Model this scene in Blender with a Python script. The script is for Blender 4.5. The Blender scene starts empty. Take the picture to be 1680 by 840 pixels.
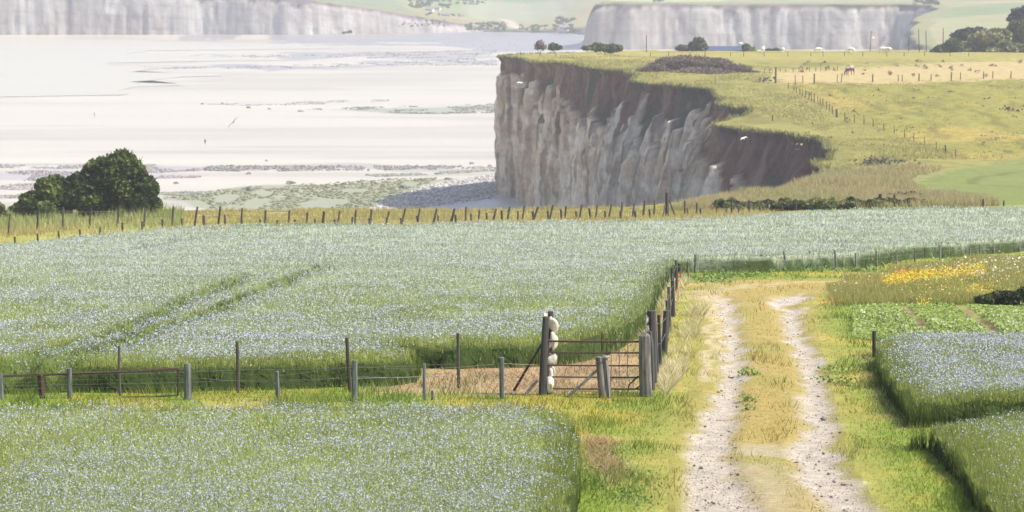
import bpy, bmesh, math, random
import numpy as np
from mathutils import Vector

random.seed(7)
RNG = np.random.default_rng(11)
R = math.radians
scene = bpy.context.scene
COL = scene.collection

# ------------------------------------------------------------------ camera, sky, sun, exposure
F = 4764.0                       # focal length in pixels of the 1680 px wide photograph
CZ = 55.0                        # camera height above the sea
TH = math.atan(487.0 / F)        # looking slightly down
cam_d = bpy.data.cameras.new('camera')
cam = bpy.data.objects.new('camera', cam_d)
COL.objects.link(cam)
cam.location = (0, 0, CZ)
cam.rotation_euler = (math.pi / 2 - TH, 0, 0)
cam_d.sensor_width = 36.0
cam_d.lens = F / 1680.0 * 36.0
cam_d.clip_start = 0.5
cam_d.clip_end = 30000
cam_d.dof.use_dof = True
cam_d.dof.focus_distance = 72.0
cam_d.dof.aperture_fstop = 3.6
scene.camera = cam

SUN_EL, SUN_AZ = 49.0, 102.0      # azimuth clockwise from the view direction (+Y): right and a little behind the camera
world = bpy.data.worlds.new('World')
scene.world = world
world.use_nodes = True
wn = world.node_tree
bgn = wn.nodes['Background']
sky = wn.nodes.new('ShaderNodeTexSky')
sky.sky_type = 'NISHITA'
sky.sun_disc = False
sky.sun_elevation = R(SUN_EL)
sky.sun_rotation = R(SUN_AZ)
sky.air_density = 1.0
sky.dust_density = 2.0
wn.links.new(sky.outputs[0], bgn.inputs[0])
bgn.inputs[1].default_value = 0.12
sun_d = bpy.data.lights.new('sun', 'SUN')
sun_d.energy = 4.6
sun_d.angle = R(0.6)
sun_d.color = (1.0, 0.94, 0.83)
sun = bpy.data.objects.new('sun', sun_d)
COL.objects.link(sun)
sv = Vector((math.sin(R(SUN_AZ)) * math.cos(R(SUN_EL)), math.cos(R(SUN_AZ)) * math.cos(R(SUN_EL)), math.sin(R(SUN_EL))))
sun.rotation_euler = sv.to_track_quat('Z', 'Y').to_euler()
sun.location = (60, 40, 120)
vs = scene.view_settings
vs.view_transform = 'Standard'
vs.look = 'None'
vs.exposure = 0.95
vs.gamma = 1.0
vs.use_curve_mapping = False
scene.cycles.volume_bounces = 0
scene.cycles.max_bounces = 6
scene.cycles.diffuse_bounces = 3
scene.cycles.transmission_bounces = 3
scene.cycles.transparent_max_bounces = 4

HAZE_C = (0.90, 0.91, 0.98, 1)
HAZE_D = 0.00023

# ------------------------------------------------------------------ maths helpers
CT, ST = math.cos(TH), math.sin(TH)

def ray(px, py):
    u = (np.asarray(px, float) - 840.0) / F
    v = (420.0 - np.asarray(py, float)) / F
    return u, CT + v * ST, -ST + v * CT

def atY(px, py, Y):
    dx, dy, dz = ray(px, py)
    t = Y / dy
    return np.array([dx * t, Y + 0 * dx, CZ + dz * t])

_perm = np.random.default_rng(5).random((256, 256))
def vnoise(x, y, s=0):
    x = np.asarray(x, float) + s * 17.31; y = np.asarray(y, float) + s * 9.17
    xi = np.floor(x).astype(int); yi = np.floor(y).astype(int)
    fx = x - xi; fy = y - yi
    fx = fx * fx * (3 - 2 * fx); fy = fy * fy * (3 - 2 * fy)
    a = _perm[xi & 255, yi & 255]; b = _perm[(xi + 1) & 255, yi & 255]
    c = _perm[xi & 255, (yi + 1) & 255]; d = _perm[(xi + 1) & 255, (yi + 1) & 255]
    return (a * (1 - fx) + b * fx) * (1 - fy) + (c * (1 - fx) + d * fx) * fy

def fbm(x, y, s=0, o=4):
    r = 0; a = 0.5; t = 0
    for k in range(o):
        r = r + a * vnoise(np.asarray(x) * 2 ** k, np.asarray(y) * 2 ** k, s + k * 3); t += a; a *= 0.5
    return r / t

def sstep(a, b, x):
    t = np.clip((np.asarray(x, float) - a) / (b - a), 0, 1)
    return t * t * (3 - 2 * t)

def poly_sd(x, y, poly):
    """signed distance to a closed polygon, negative inside"""
    x = np.asarray(x, float).ravel(); y = np.asarray(y, float).ravel()
    P = np.asarray(poly, float)
    out = np.empty_like(x)
    for s in range(0, len(x), 60000):
        xs = x[s:s + 60000]; ys = y[s:s + 60000]
        d = np.full(xs.shape, 1e18); ins = np.zeros(xs.shape, bool)
        for i in range(len(P)):
            ax, ay = P[i]; bx, by = P[(i + 1) % len(P)]
            ex, ey = bx - ax, by - ay
            L = ex * ex + ey * ey + 1e-12
            t = np.clip(((xs - ax) * ex + (ys - ay) * ey) / L, 0, 1)
            d = np.minimum(d, (xs - ax - t * ex) ** 2 + (ys - ay - t * ey) ** 2)
            c = (ay > ys) != (by > ys)
            if abs(ey) > 1e-12:
                ins ^= c & (xs < ax + (ys - ay) * ex / ey)
        out[s:s + 60000] = np.where(ins, -1, 1) * np.sqrt(d)
    return out

def line_d(x, y, pts):
    d = np.full(np.shape(x), 1e18)
    for (ax, ay), (bx, by) in zip(pts[:-1], pts[1:]):
        ex, ey = bx - ax, by - ay
        t = np.clip(((x - ax) * ex + (y - ay) * ey) / (ex * ex + ey * ey + 1e-12), 0, 1)
        d = np.minimum(d, (x - ax - t * ex) ** 2 + (y - ay - t * ey) ** 2)
    return np.sqrt(d)

# ------------------------------------------------------------------ lay of the land
_prof = [(43, 842), (60, 645), (76, 560), (95, 492), (130, 435), (160, 400), (200, 366), (222, 347), (245, 334), (270, 321),
         (310, 302), (350, 276), (400, 243), (440, 212), (480, 176), (520, 146), (560, 123), (600, 107), (640, 95), (680, 88.5), (705, 85.5)]
_py = [-40, 0, 20]; _pz = [50.6, 49.0, 47.9]
for d_, r_ in _prof:
    _, dy_, dz_ = ray(840, r_)
    _py.append(d_); _pz.append(CZ + d_ * dz_ / dy_)
_py += [770, 810, 1200]; _pz += [31.0, 27.0, 10.0]
_py = np.array(_py, float); _pz = np.array(_pz, float)
_fy = np.arange(-40, 1201, 1.0)
_fz = np.interp(_fy, _py, _pz)
_k = np.hanning(25); _k /= _k.sum()
_fz2 = np.convolve(np.pad(_fz, 12, mode='edge'), _k, mode='valid')
_w = sstep(60, 200, _fy)
_k2 = np.hanning(9); _k2 /= _k2.sum()
_fz3 = np.convolve(np.pad(_fz, 4, mode='edge'), _k2, mode='valid')
_fz = _fz3 * (1 - _w) + _fz2 * _w

def H(x, y):
    x = np.asarray(x, float); y = np.asarray(y, float)
    z = np.interp(y, _fy, _fz)
    z = z + 0.010 * x * sstep(120, 180, y) * (1 - sstep(260, 330, y)) * np.clip(1.0, 0, 1)
    z = z + (fbm(x * 0.06, y * 0.06, 3, 3) - 0.5) * (0.25 + 0.9 * sstep(200, 330, y))
    z = z + (fbm(x * 0.5, y * 0.5, 8, 3) - 0.5) * 0.10
    # mound beside the far cliff
    mx, my = 34.0, 585.0
    q = ((x - mx) / 13.0) ** 2 + ((y - my) / 22.0) ** 2
    z = z + 1.2 * np.exp(-q * 1.2)
    return z

def G(px, py, off=0.0, y0=15.0, y1=790.0, fn=None):
    fn = fn or H
    dx, dy, dz = ray(float(px), float(py))
    Y = np.geomspace(y0, y1, 3000)
    t = Y / dy
    X = dx * t; Z = CZ + dz * t
    g = Z - (fn(X, Y) + off)
    k = np.argmax(g < 0)
    if g[k] >= 0: k = len(Y) - 1
    if k > 0 and g[k] < 0:
        a = g[k - 1] / (g[k - 1] - g[k] + 1e-12)
        y = Y[k - 1] + a * (Y[k] - Y[k - 1]); x = X[k - 1] + a * (X[k] - X[k - 1])
    else:
        y = Y[k]; x = X[k]
    return np.array([x, y, float(fn(x, y))])

def GP(pts, off=0.0, **k):
    return [tuple(G(a, b, off, **k)[:2]) for a, b in pts]

def Z0(px, py, z=0.0):
    dx, dy, dz = ray(px, py)
    t = (z - CZ) / dz
    return np.array([dx * t, dy * t, z + 0 * t])

# ------------------------------------------------------------------ object helpers
def tag(o, label=None, cat=None, group=None, kind=None):
    if label: o['label'] = label
    if cat: o['category'] = cat
    if group: o['group'] = group
    if kind: o['kind'] = kind
    return o

def empty(name, loc, label, cat, group=None):
    o = bpy.data.objects.new(name, None)
    COL.objects.link(o)
    o.location = loc
    o.empty_display_size = 0.3
    return tag(o, label, cat, group)

def raw_mesh(name, V, faces, mat, col=None, parent=None, smooth=False, k=None, extra=None, origin=None):
    """faces: (n,k) int array; col: (nverts,3)"""
    V = np.asarray(V, np.float32)
    faces = np.asarray(faces, np.int32)
    me = bpy.data.meshes.new(name)
    me.vertices.add(len(V))
    if origin is None: origin = (0, 0, 0)
    me.vertices.foreach_set('co', (V - np.asarray(origin, np.float32)).ravel())
    n, kk = faces.shape
    me.loops.add(n * kk)
    me.loops.foreach_set('vertex_index', faces.ravel())
    me.polygons.add(n)
    me.polygons.foreach_set('loop_start', np.arange(0, n * kk, kk, dtype=np.int32))
    me.polygons.foreach_set('loop_total', np.full(n, kk, np.int32))
    if smooth:
        me.polygons.foreach_set('use_smooth', np.ones(n, bool))
    me.update(calc_edges=True)
    if col is not None:
        ca = me.color_attributes.new('col', 'FLOAT_COLOR', 'POINT')
        c4 = np.ones((len(V), 4), np.float32); c4[:, :3] = np.clip(col, 0, 1)
        ca.data.foreach_set('color', c4.ravel())
    if extra:
        for nm, arr in extra.items():
            at = me.attributes.new(nm, 'FLOAT', 'POINT')
            at.data.foreach_set('value', np.asarray(arr, np.float32).ravel())
    if mat: me.materials.append(mat)
    o = bpy.data.objects.new(name, me)
    COL.objects.link(o)
    if parent:
        o.parent = parent
        o.location = Vector(origin) - parent.location
    else:
        o.location = origin
    return o

class MB:
    """small mesh collector in world space"""
    def __init__(s): s.v = []; s.f = []
    def tube(s, pts, rad, n=7, cap=True, jit=0.0):
        pts = [Vector(p) for p in pts]
        rad = rad if isinstance(rad, (list, tuple)) else [rad] * len(pts)
        b = len(s.v)
        ph = random.random() * 6
        rj = [1 + random.uniform(-jit, jit) for _ in range(n)]
        for i, p in enumerate(pts):
            t = (pts[min(i + 1, len(pts) - 1)] - pts[max(i - 1, 0)]).normalized()
            a = Vector((0, 1, 0)) if abs(t.z) > 0.7 else Vector((0, 0, 1))
            e1 = t.cross(a).normalized(); e2 = t.cross(e1)
            for k in range(n):
                an = ph + 2 * math.pi * k / n
                s.v.append(p + (e1 * math.cos(an) + e2 * math.sin(an)) * rad[i] * rj[k])
        for i in range(len(pts) - 1):
            for k in range(n):
                s.f.append((b + i * n + k, b + i * n + (k + 1) % n, b + (i + 1) * n + (k + 1) % n, b + (i + 1) * n + k))
        if cap:
            s.f.append(tuple(b + k for k in range(n))[::-1])
            s.f.append(tuple(b + (len(pts) - 1) * n + k for k in range(n)))
        return s
    def box(s, c, d, rz=0.0, taper=1.0):
        b = len(s.v); c = Vector(c)
        for sz in (-1, 1):
            tp = taper if sz > 0 else 1.0
            for sx, sy in ((-1, -1), (1, -1), (1, 1), (-1, 1)):
                x = sx * d[0] / 2 * tp; y = sy * d[1] / 2 * tp
                s.v.append(c + Vector((x * math.cos(rz) - y * math.sin(rz), x * math.sin(rz) + y * math.cos(rz), sz * d[2] / 2)))
        for q in ((3, 2, 1, 0), (4, 5, 6, 7), (0, 1, 5, 4), (1, 2, 6, 5), (2, 3, 7, 6), (3, 0, 4, 7)):
            s.f.append(tuple(b + i for i in q))
        return s
    def build(s, name, mat, parent=None, origin=None, smooth=False, bevel=0):
        if origin is None:
            c = Vector((0, 0, 0))
            for v in s.v: c += v
            origin = c / len(s.v)
        origin = Vector(origin)
        me = bpy.data.meshes.new(name)
        me.from_pydata([tuple(v - origin) for v in s.v], [], s.f)
        if smooth:
            for p in me.polygons: p.use_smooth = True
        if mat: me.materials.append(mat)
        o = bpy.data.objects.new(name, me)
        COL.objects.link(o)
        if parent:
            o.parent = parent; o.location = origin - parent.location
        else: o.location = origin
        if bevel:
            m = o.modifiers.new('bevel', 'BEVEL'); m.width = bevel; m.segments = 2; m.limit_method = 'ANGLE'
        return o

# ------------------------------------------------------------------ materials
def new_mat(name):
    m = bpy.data.materials.new(name); m.use_nodes = True
    nt = m.node_tree
    b = nt.nodes['Principled BSDF']
    b.inputs['Specular IOR Level'].default_value = 0.2
    return m, nt, b

def nd(nt, t, **kw):
    n = nt.nodes.new(t)
    for k, v in kw.items(): setattr(n, k, v)
    return n

def noise_node(nt, scale, detail=4, rough=0.6, coord='Object', stretch=None):
    tc = nt.nodes.new('ShaderNodeNewGeometry')
    src = tc.outputs['Position']
    if stretch:
        mp = nt.nodes.new('ShaderNodeMapping'); mp.inputs['Scale'].default_value = stretch
        nt.links.new(src, mp.inputs['Vector']); src = mp.outputs[0]
    n = nt.nodes.new('ShaderNodeTexNoise')
    n.inputs['Scale'].default_value = scale
    n.inputs['Detail'].default_value = detail
    n.inputs['Roughness'].default_value = rough
    nt.links.new(src, n.inputs['Vector'])
    return n

def attr_mat(name, rough=0.8, var=((2.0, 0.35),), bump=0.0, bump_scale=6.0, transl=0.0, spec=0.15, bump_dist=0.05, stretch=None):
    """base colour from the mesh's own 'col' attribute, broken up by noise"""
    m, nt, b = new_mat(name)
    at = nd(nt, 'ShaderNodeAttribute', attribute_name='col')
    src = at.outputs['Color']
    for sc_, amt in var:
        n = noise_node(nt, sc_, 5, 0.65, stretch=stretch)
        mr = nd(nt, 'ShaderNodeMapRange'); mr.inputs[1].default_value = 0.3; mr.inputs[2].default_value = 0.7
        mr.inputs[3].default_value = 1 - amt; mr.inputs[4].default_value = 1 + amt
        nt.links.new(n.outputs[0], mr.inputs[0])
        vm = nd(nt, 'ShaderNodeVectorMath', operation='SCALE')
        nt.links.new(src, vm.inputs[0]); nt.links.new(mr.outputs[0], vm.inputs['Scale'])
        src = vm.outputs[0]
    nt.links.new(src, b.inputs['Base Color'])
    b.inputs['Roughness'].default_value = rough
    b.inputs['Specular IOR Level'].default_value = spec
    if bump:
        n = noise_node(nt, bump_scale, 5, 0.7)
        bp = nd(nt, 'ShaderNodeBump'); bp.inputs['Strength'].default_value = bump; bp.inputs['Distance'].default_value = bump_dist
        nt.links.new(n.outputs[0], bp.inputs['Height']); nt.links.new(bp.outputs[0], b.inputs['Normal'])
    if transl:
        tr = nd(nt, 'ShaderNodeBsdfTranslucent'); nt.links.new(src, tr.inputs[0])
        mx = nd(nt, 'ShaderNodeMixShader'); mx.inputs[0].default_value = transl
        out = nt.nodes['Material Output']
        nt.links.new(b.outputs[0], mx.inputs[1]); nt.links.new(tr.outputs[0], mx.inputs[2]); nt.links.new(mx.outputs[0], out.inputs[0])
    return m

def flat_mat(name, c, rough=0.7, var=0.25, scale=8.0, metal=0.0, c2=None, stretch=None, bump=0.0):
    m, nt, b = new_mat(name)
    n = noise_node(nt, scale, 5, 0.65, stretch=stretch)
    cr = nd(nt, 'ShaderNodeValToRGB')
    cr.color_ramp.elements[0].position = 0.32; cr.color_ramp.elements[1].position = 0.68
    a = c if c2 is None else c2
    cr.color_ramp.elements[0].color = tuple(x * (1 - var) for x in a) + (1,)
    cr.color_ramp.elements[1].color = tuple(min(1, x * (1 + var)) for x in c) + (1,)
    nt.links.new(n.outputs[0], cr.inputs[0]); nt.links.new(cr.outputs[0], b.inputs['Base Color'])
    b.inputs['Roughness'].default_value = rough; b.inputs['Metallic'].default_value = metal
    if bump:
        bp = nd(nt, 'ShaderNodeBump'); bp.inputs['Strength'].default_value = bump; bp.inputs['Distance'].default_value = 0.02
        nt.links.new(n.outputs[0], bp.inputs['Height']); nt.links.new(bp.outputs[0], b.inputs['Normal'])
    return m

M_GROUND = attr_mat('soil_and_turf', 0.9, ((7.0, 0.25), (0.7, 0.15)), 0.6, 14.0)
M_TRACK = attr_mat('chalky_gravel', 0.9, ((30.0, 0.30), (6.0, 0.22)), 0.8, 30.0)
M_LEAF = attr_mat('leaf', 0.55, (), transl=0.30, spec=0.25)
M_GRASS = attr_mat('grass_blade', 0.6, (), transl=0.45, spec=0.2)
M_PETAL = attr_mat('petal', 0.7, (), transl=0.35, spec=0.1)
M_CANOPY = attr_mat('flax_canopy', 0.9, ((9.0, 0.3), (1.2, 0.12)), 0.8, 20.0, bump_dist=0.06)
M_CLIFF = attr_mat('chalk_and_soil', 0.95, ((2.6, 0.22), (0.5, 0.12)), 1.0, 1.6, bump_dist=0.45, stretch=(1, 1, 0.35))
M_FARCLIFF = attr_mat('far_chalk', 0.95, ((0.45, 0.13), (0.12, 0.06)), 0.5, 0.3, bump_dist=1.0, stretch=(1, 1, 0.12))
M_FARLAND = attr_mat('far_fields', 0.95, ((0.05, 0.12), (0.5, 0.15)))
M_BEACH = attr_mat('wet_sand', 0.42, ((0.25, 0.05), (1.5, 0.06)), spec=0.5)
M_ROCK = attr_mat('shore_rock', 0.8, ((1.5, 0.3),), 0.6, 2.0, bump_dist=0.2)
M_WOOD = flat_mat('weathered_post', (0.14, 0.13, 0.118), 0.85, 0.55, 14.0, stretch=(1, 1, 0.15), bump=0.5)
M_WOODD = flat_mat('dark_post', (0.062, 0.058, 0.056), 0.85, 0.35, 14.0, stretch=(1, 1, 0.15), bump=0.5)
M_STAKE = flat_mat('stake_wood', (0.075, 0.065, 0.055), 0.85, 0.3, 5.0, stretch=(1, 1, 0.2))
M_RUST = flat_mat('rusty_steel', (0.075, 0.045, 0.036), 0.75, 0.4, 20.0, 0.3)
M_WIRE = flat_mat('galvanised_wire', (0.22, 0.22, 0.22), 0.5, 0.2, 20.0, 0.6)
M_WRAP = flat_mat('white_wrap', (0.58, 0.52, 0.45), 0.8, 0.25, 9.0, bump=0.6)
M_BARK = flat_mat('bark', (0.07, 0.055, 0.045), 0.9, 0.3, 6.0)
M_STONE = flat_mat('flint', (0.14, 0.125, 0.115), 0.7, 0.35, 18.0, bump=0.5)
M_PSTONE = flat_mat('pale_stone', (0.62, 0.60, 0.56), 0.8, 0.15, 12.0, bump=0.4)
M_DRY = attr_mat('dry_stalks', 0.8, (), transl=0.2)

# ------------------------------------------------------------------ plan polygons (world), read off the photograph
COAST = [(-700, 250), (-300, 238), (-120, 233), (-60, 231), (-40, 229.5), (-20, 228.5), (0, 229), (9, 232), (14.5, 240), (20, 256), (24, 275), (29, 300), (34, 325),
         (37.5, 340), (37.0, 356), (40.5, 372), (43.5, 398), (44.5, 420), (40, 434), (33.5, 446), (31.5, 452), (38, 466), (39.5, 478), (34.5, 490), (37, 502), (35.5, 518),
         (30, 530), (25, 541), (21.8, 549), (24.5, 560), (22.5, 572), (14.5, 594), (8, 612), (1.5, 634), (-1.8, 644), (-2.6, 655), (0, 667), (9, 690), (30, 722), (80, 748), (160, 775), (320, 795), (900, 800)]
COAST = np.array(COAST, float)

def resample(pts, step):
    pts = np.asarray(pts, float)
    s = np.concatenate([[0], np.cumsum(np.hypot(*np.diff(pts, axis=0).T))])
    u = np.arange(0, s[-1], step)
    return np.stack([np.interp(u, s, pts[:, 0]), np.interp(u, s, pts[:, 1])], 1), u

def smooth_line(P, n):
    k = np.hanning(n + 2)[1:-1]; k /= k.sum()
    out = P.copy()
    for c in (0, 1):
        out[:, c] = np.convolve(np.pad(P[:, c], n // 2, mode='edge'), k, mode='valid')[:len(P)]
    return out

def wiggle(P, u, amp, wl, seed, y0=0):
    T = np.gradient(P, axis=0); T /= np.hypot(T[:, 0], T[:, 1])[:, None] + 1e-9
    N = np.stack([-T[:, 1], T[:, 0]], 1)
    w = (fbm(u / wl, 0 * u, seed, 3) - 0.5) * 2 * amp
    return P + N * w[:, None]

_c, _u = resample(COAST, 0.38)
_c = smooth_line(_c, 13)
_c = wiggle(_c, _u, 1.6, 9.0, 21)
NEAR_COAST = _c
LAND_POLY = [tuple(p) for p in resample(NEAR_COAST, 3.0)[0]] + [(900, -80), (-700, -80)]

# front left flax field
FLAX_A_CAN = [(-160, 665), (0, 662), (200, 661), (450, 661), (700, 663), (860, 664), (930, 672), (950, 690), (953, 740), (943, 800), (930, 850), (910, 940), (-200, 940)]
FLAX_A = GP(FLAX_A_CAN, 0.62)
# the great field: base line in front, canopy line behind
FLAX_B = (GP([(-260, 652), (0, 647), (200, 645), (380, 641), (530, 637), (640, 634), (684, 628), (692, 616), (650, 607), (575, 603), (640, 603), (740, 606), (800, 604), (870, 603), (935, 598), (985, 588), (1010, 578), (1022, 570)])
          + GP([(1060, 545), (1078, 500), (1100, 462), (1112, 450), (1135, 447), (1280, 446), (1420, 440), (1500, 425), (1680, 412), (1800, 410)])
          + GP([(1800, 345), (1680, 348), (1500, 349), (1300, 356), (1120, 369), (1000, 373), (820, 371), (700, 377), (560, 378), (400, 378), (300, 381), (240, 386), (150, 396), (0, 412), (-200, 430)], 0.3))
# right flax, blue part and green part
FLAX_C = GP([(1436, 600), (1440, 555)], 0.3) + GP([(1450, 549), (1560, 548), (1680, 547), (1800, 547)], 0.6) + GP([(1820, 700), (1680, 696), (1560, 700), (1492, 703), (1470, 672), (1448, 640), (1436, 612)])
FLAX_D = GP([(1488, 700), (1540, 695), (1680, 672), (1850, 650)], 0.45) + GP([(1900, 900), (1640, 900), (1605, 850), (1580, 800), (1545, 762), (1515, 735)], 0.0)
TRAM = [GP([(-60, 618), (20, 602), (60, 590), (110, 575), (200, 545), (300, 500), (360, 475), (430, 450)], 0.6), GP([(90, 598), (180, 575), (220, 560), (330, 520), (430, 480), (530, 440)], 0.6),
        GP([(215, 408), (280, 398), (350, 391), (420, 386)], 0.6)]
TRAM_PATCH = GP([(480, 590), (500, 578), (700, 560), (640, 572), (560, 588)], 0.5)
RUT_L = GP([(1174, 486), (1184, 530), (1190, 560), (1186, 600), (1176, 640), (1150, 690), (1128, 735), (1122, 780), (1134, 840), (1150, 900), (1280, 900), (1250, 840), (1216, 790), (1196, 740), (1206, 700), (1214, 650), (1218, 600), (1216, 560), (1207, 520), (1203, 486)])
RUT_R = GP([(1268, 490), (1275, 520), (1290, 560), (1310, 600), (1318, 650), (1318, 700), (1300, 740), (1312, 780), (1345, 820), (1380, 900), (1470, 900), (1428, 835), (1388, 780), (1365, 740), (1368, 700), (1352, 650), (1345, 600), (1325, 560), (1308, 520), (1305, 497), (1335, 484), (1300, 482), (1275, 485)])
RUT_X = GP([(1190, 738), (1215, 728), (1330, 736), (1335, 750), (1240, 748)])
RUT_M = GP([(1205, 760), (1262, 765), (1305, 800), (1320, 900), (1240, 900)])
PATH3 = GP([(1150, 486), (1157, 530), (1157, 570), (1148, 620), (1158, 625), (1172, 570), (1170, 530), (1160, 488)])
TURN = [GP([(1150, 490), (1165, 480), (1220, 470), (1290, 464), (1380, 462), (1500, 455)])]
BARE = GP([(692, 614), (712, 604), (1010, 578), (1055, 560), (1055, 640), (880, 648), (690, 645), (600, 642), (640, 638)])
BARE2 = GP([(960, 715), (1005, 720), (1010, 745), (1040, 780), (1000, 800), (975, 780), (960, 750)])
BARE3 = GP([(1050, 560), (1070, 520), (1095, 470), (1120, 450), (1130, 465), (1105, 510), (1095, 540), (1085, 600), (1095, 640), (1075, 620)])
TRACK_ZONE = GP([(1120, 462), (1420, 458), (1420, 470), (1330, 486), (1345, 560), (1370, 640), (1390, 740), (1480, 900), (1100, 900), (1095, 780), (1110, 700), (1135, 620), (1140, 500)])
MEADOW = GP([(1355, 470), (1400, 452), (1480, 440), (1600, 425), (1800, 415), (1850, 505), (1680, 500), (1560, 500), (1420, 502), (1368, 500)])
VEG = GP([(1400, 502), (1680, 500), (1850, 505), (1850, 556), (1680, 556), (1450, 560), (1400, 556)])
STRIP = GP([(-300, 460), (0, 412), (150, 396), (240, 386), (400, 378), (700, 377), (820, 371), (1000, 373), (1120, 369), (1300, 356), (1300, 330), (1120, 330), (820, 325), (-300, 325)])
LOWPAST = GP([(-300, 440), (0, 412), (150, 396), (240, 386), (330, 378), (330, 366), (200, 370), (100, 380), (0, 388), (-300, 410)])
CROP = GP([(1478, 303), (1520, 288), (1580, 274), (1680, 262), (1850, 250), (1850, 336), (1640, 336), (1560, 322), (1510, 310)])
PAST = GP([(1275, 138), (1300, 136), (1680, 130), (1900, 128), (1900, 245), (1680, 257), (1590, 262), (1530, 250), (1470, 222), (1400, 195), (1330, 160)])
DRYF = GP([(1260, 117), (1300, 116), (1500, 108), (1680, 99), (1900, 95), (1900, 128), (1680, 130), (1300, 136), (1262, 134)])
CROPLINES = [GP([(1700, 281), (1650, 284), (1610, 290), (1594, 297), (1610, 303), (1680, 307)])]
FURROWS = [GP([(1478, 503), (1490, 515), (1504, 530), (1518, 550)]), GP([(1574, 500), (1598, 520), (1622, 542), (1634, 556)])]
POLYS = {}

def c3(*a): return np.array(a, float)

def ground_col(x, y):
    """the ground's own colour: turf, dry grass, bare earth, chalk gravel, crops"""
    x = np.asarray(x, float); y = np.asarray(y, float); n = len(x)
    wob = 0.25 + 0.012 * np.maximum(y - 60, 0)
    jx = x + (fbm(x * 1.3, y * 0.8, 31, 4) - 0.5) * wob * 2.2
    jy = y + (fbm(x * 1.3, y * 0.8, 47, 4) - 0.5) * wob * 4.0
    C = np.empty((n, 3))
    n1 = fbm(x * 0.35, y * 0.2, 2, 4)[:, None]; n2 = fbm(x * 1.5, y * 0.7, 5, 4)[:, None]; n3 = fbm(x * 0.05, y * 0.03, 9, 4)[:, None]
    fresh = c3(0.155, 0.205, 0.030); yell = c3(0.285, 0.245, 0.048); straw = c3(0.38, 0.28, 0.12)
    t = sstep(0.40, 0.68, n1 * 0.6 + n2 * 0.4)
    C[:] = fresh * (1 - t) + yell * t
    def put(poly, col, soft=0.3, amt=1.0):
        sd = poly_sd(jx, jy, poly)
        m = (1 - sstep(-soft, soft, sd))[:, None] * amt
        C[:] = C * (1 - m) + col * m
        return sd
    far = sstep(235, 250, y)[:, None]
    scrub = c3(0.24, 0.215, 0.095) * (0.75 + 0.5 * n2) * (1 - 0.4 * sstep(.5, .7, n3))
    scrub = scrub * (1 - sstep(0.5, 0.72, n2)) + c3(0.12, 0.135, 0.045) * sstep(0.5, 0.72, n2)
    C[:] = C * (1 - far) + scrub * far
    f2 = sstep(330, 350, y)[:, None]
    cl = c3(0.225, 0.205, 0.055) * (0.8 + 0.4 * n1) ; cl = cl * (1 - 0.35 * sstep(0.5, 0.65, n1)) 
    C[:] = C * (1 - f2) + cl * f2
    f3 = sstep(610, 640, y)[:, None]
    C[:] = C * (1 - f3) + c3(0.25, 0.22, 0.062) * (0.8 + 0.4 * n2) * f3
    tp = sstep(0.4, 0.6, fbm(x * 0.08, y * 0.035, 12, 4))[:, None]
    put(PAST, (c3(0.200, 0.185, 0.038) * (1 - tp) + c3(0.270, 0.215, 0.052) * tp) * (0.62 + 0.76 * n2), 1.0)
    n5 = fbm(x * 0.5, y * 0.10, 14, 4)[:, None]; pm = (1 - sstep(-1, 1, poly_sd(jx, jy, PAST)))[:, None]
    C[:] = C * (1 - pm * 0.28 * sstep(0.5, 0.68, n5))
    put(DRYF, (c3(0.37, 0.285, 0.14) * (0.8 + 0.4 * n2)), 1.2, 0.85)
    put(CROP, c3(0.145, 0.170, 0.045) * (0.90 + 0.2 * n1), 0.8)
    for tl in CROPLINES:
        m = (1 - sstep(0.3, 0.9, line_d(x, y, tl)))[:, None] * 0.25; C[:] = C * (1 - m)
    put(STRIP, (c3(0.27, 0.225, 0.065) * (1 - t) + c3(0.21, 0.205, 0.045) * t), 1.5)
    put(LOWPAST, c3(0.26, 0.25, 0.055) * (0.85 + 0.3 * n2), 2.0)
    put(MEADOW, c3(0.20, 0.205, 0.05) * (0.7 + 0.6 * n2), 0.5)
    put(VEG, c3(0.17, 0.215, 0.040) * (0.8 + 0.4 * n2), 0.4)
    for fr in FURROWS:
        d = line_d(jx, jy, fr); m = (1 - sstep(0.06, 0.22, d))[:, None]
        C[:] = C * (1 - m) + c3(0.20, 0.13, 0.085) * m
    # verge of the track: dry yellow between the ruts
    d = poly_sd(x, y, TRACK_ZONE)
    m = (1 - sstep(-1.2, 1.2, d))[:, None]
    yl = c3(0.32, 0.245, 0.08); mid = yl * (1 - t) + c3(0.245, 0.225, 0.06) * t
    patch = sstep(0.54, 0.68, n2 * 0.7 + n1 * 0.3)
    mid = mid * (1 - patch * 0.6) + straw * patch * 0.6
    C[:] = C * (1 - m) + mid * m
    put(PATH3, c3(0.48, 0.39, 0.26), 0.22, 1.0)
    for tl in TURN:
        dd = line_d(jx, jy, tl); m = (1 - sstep(0.2, 1.0, dd))[:, None] * 0.45
        C[:] = C * (1 - m) + c3(0.47, 0.38, 0.25) * m
    grav = c3(0.40, 0.35, 0.29) * (0.8 + 0.4 * fbm(x * 5, y * 3, 77, 3)[:, None])
    brn = sstep(0.55, 0.72, n2)
    grav = grav * (1 - 0.25 * brn) + c3(0.36, 0.29, 0.22) * 0.25 * brn
    put(RUT_L, grav, 0.18); put(RUT_R, grav, 0.18); put(RUT_X, grav, 0.5, 0.5); put(RUT_M, grav, 0.9, 0.5)
    bare = c3(0.29, 0.195, 0.115) * (0.7 + 0.6 * n2)
    put(BARE, bare, 0.5, 0.9)
    put(BARE2, c3(0.32, 0.23, 0.14), 0.5, 0.55)
    put(BARE3, straw * (0.8 + 0.4 * n2), 0.5, 0.75)
    # earth bank under the right-hand crop
    d = np.abs(poly_sd(jx, jy, FLAX_C)); m = (1 - sstep(0.15, 0.55, d))[:, None] * 0.35
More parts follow.
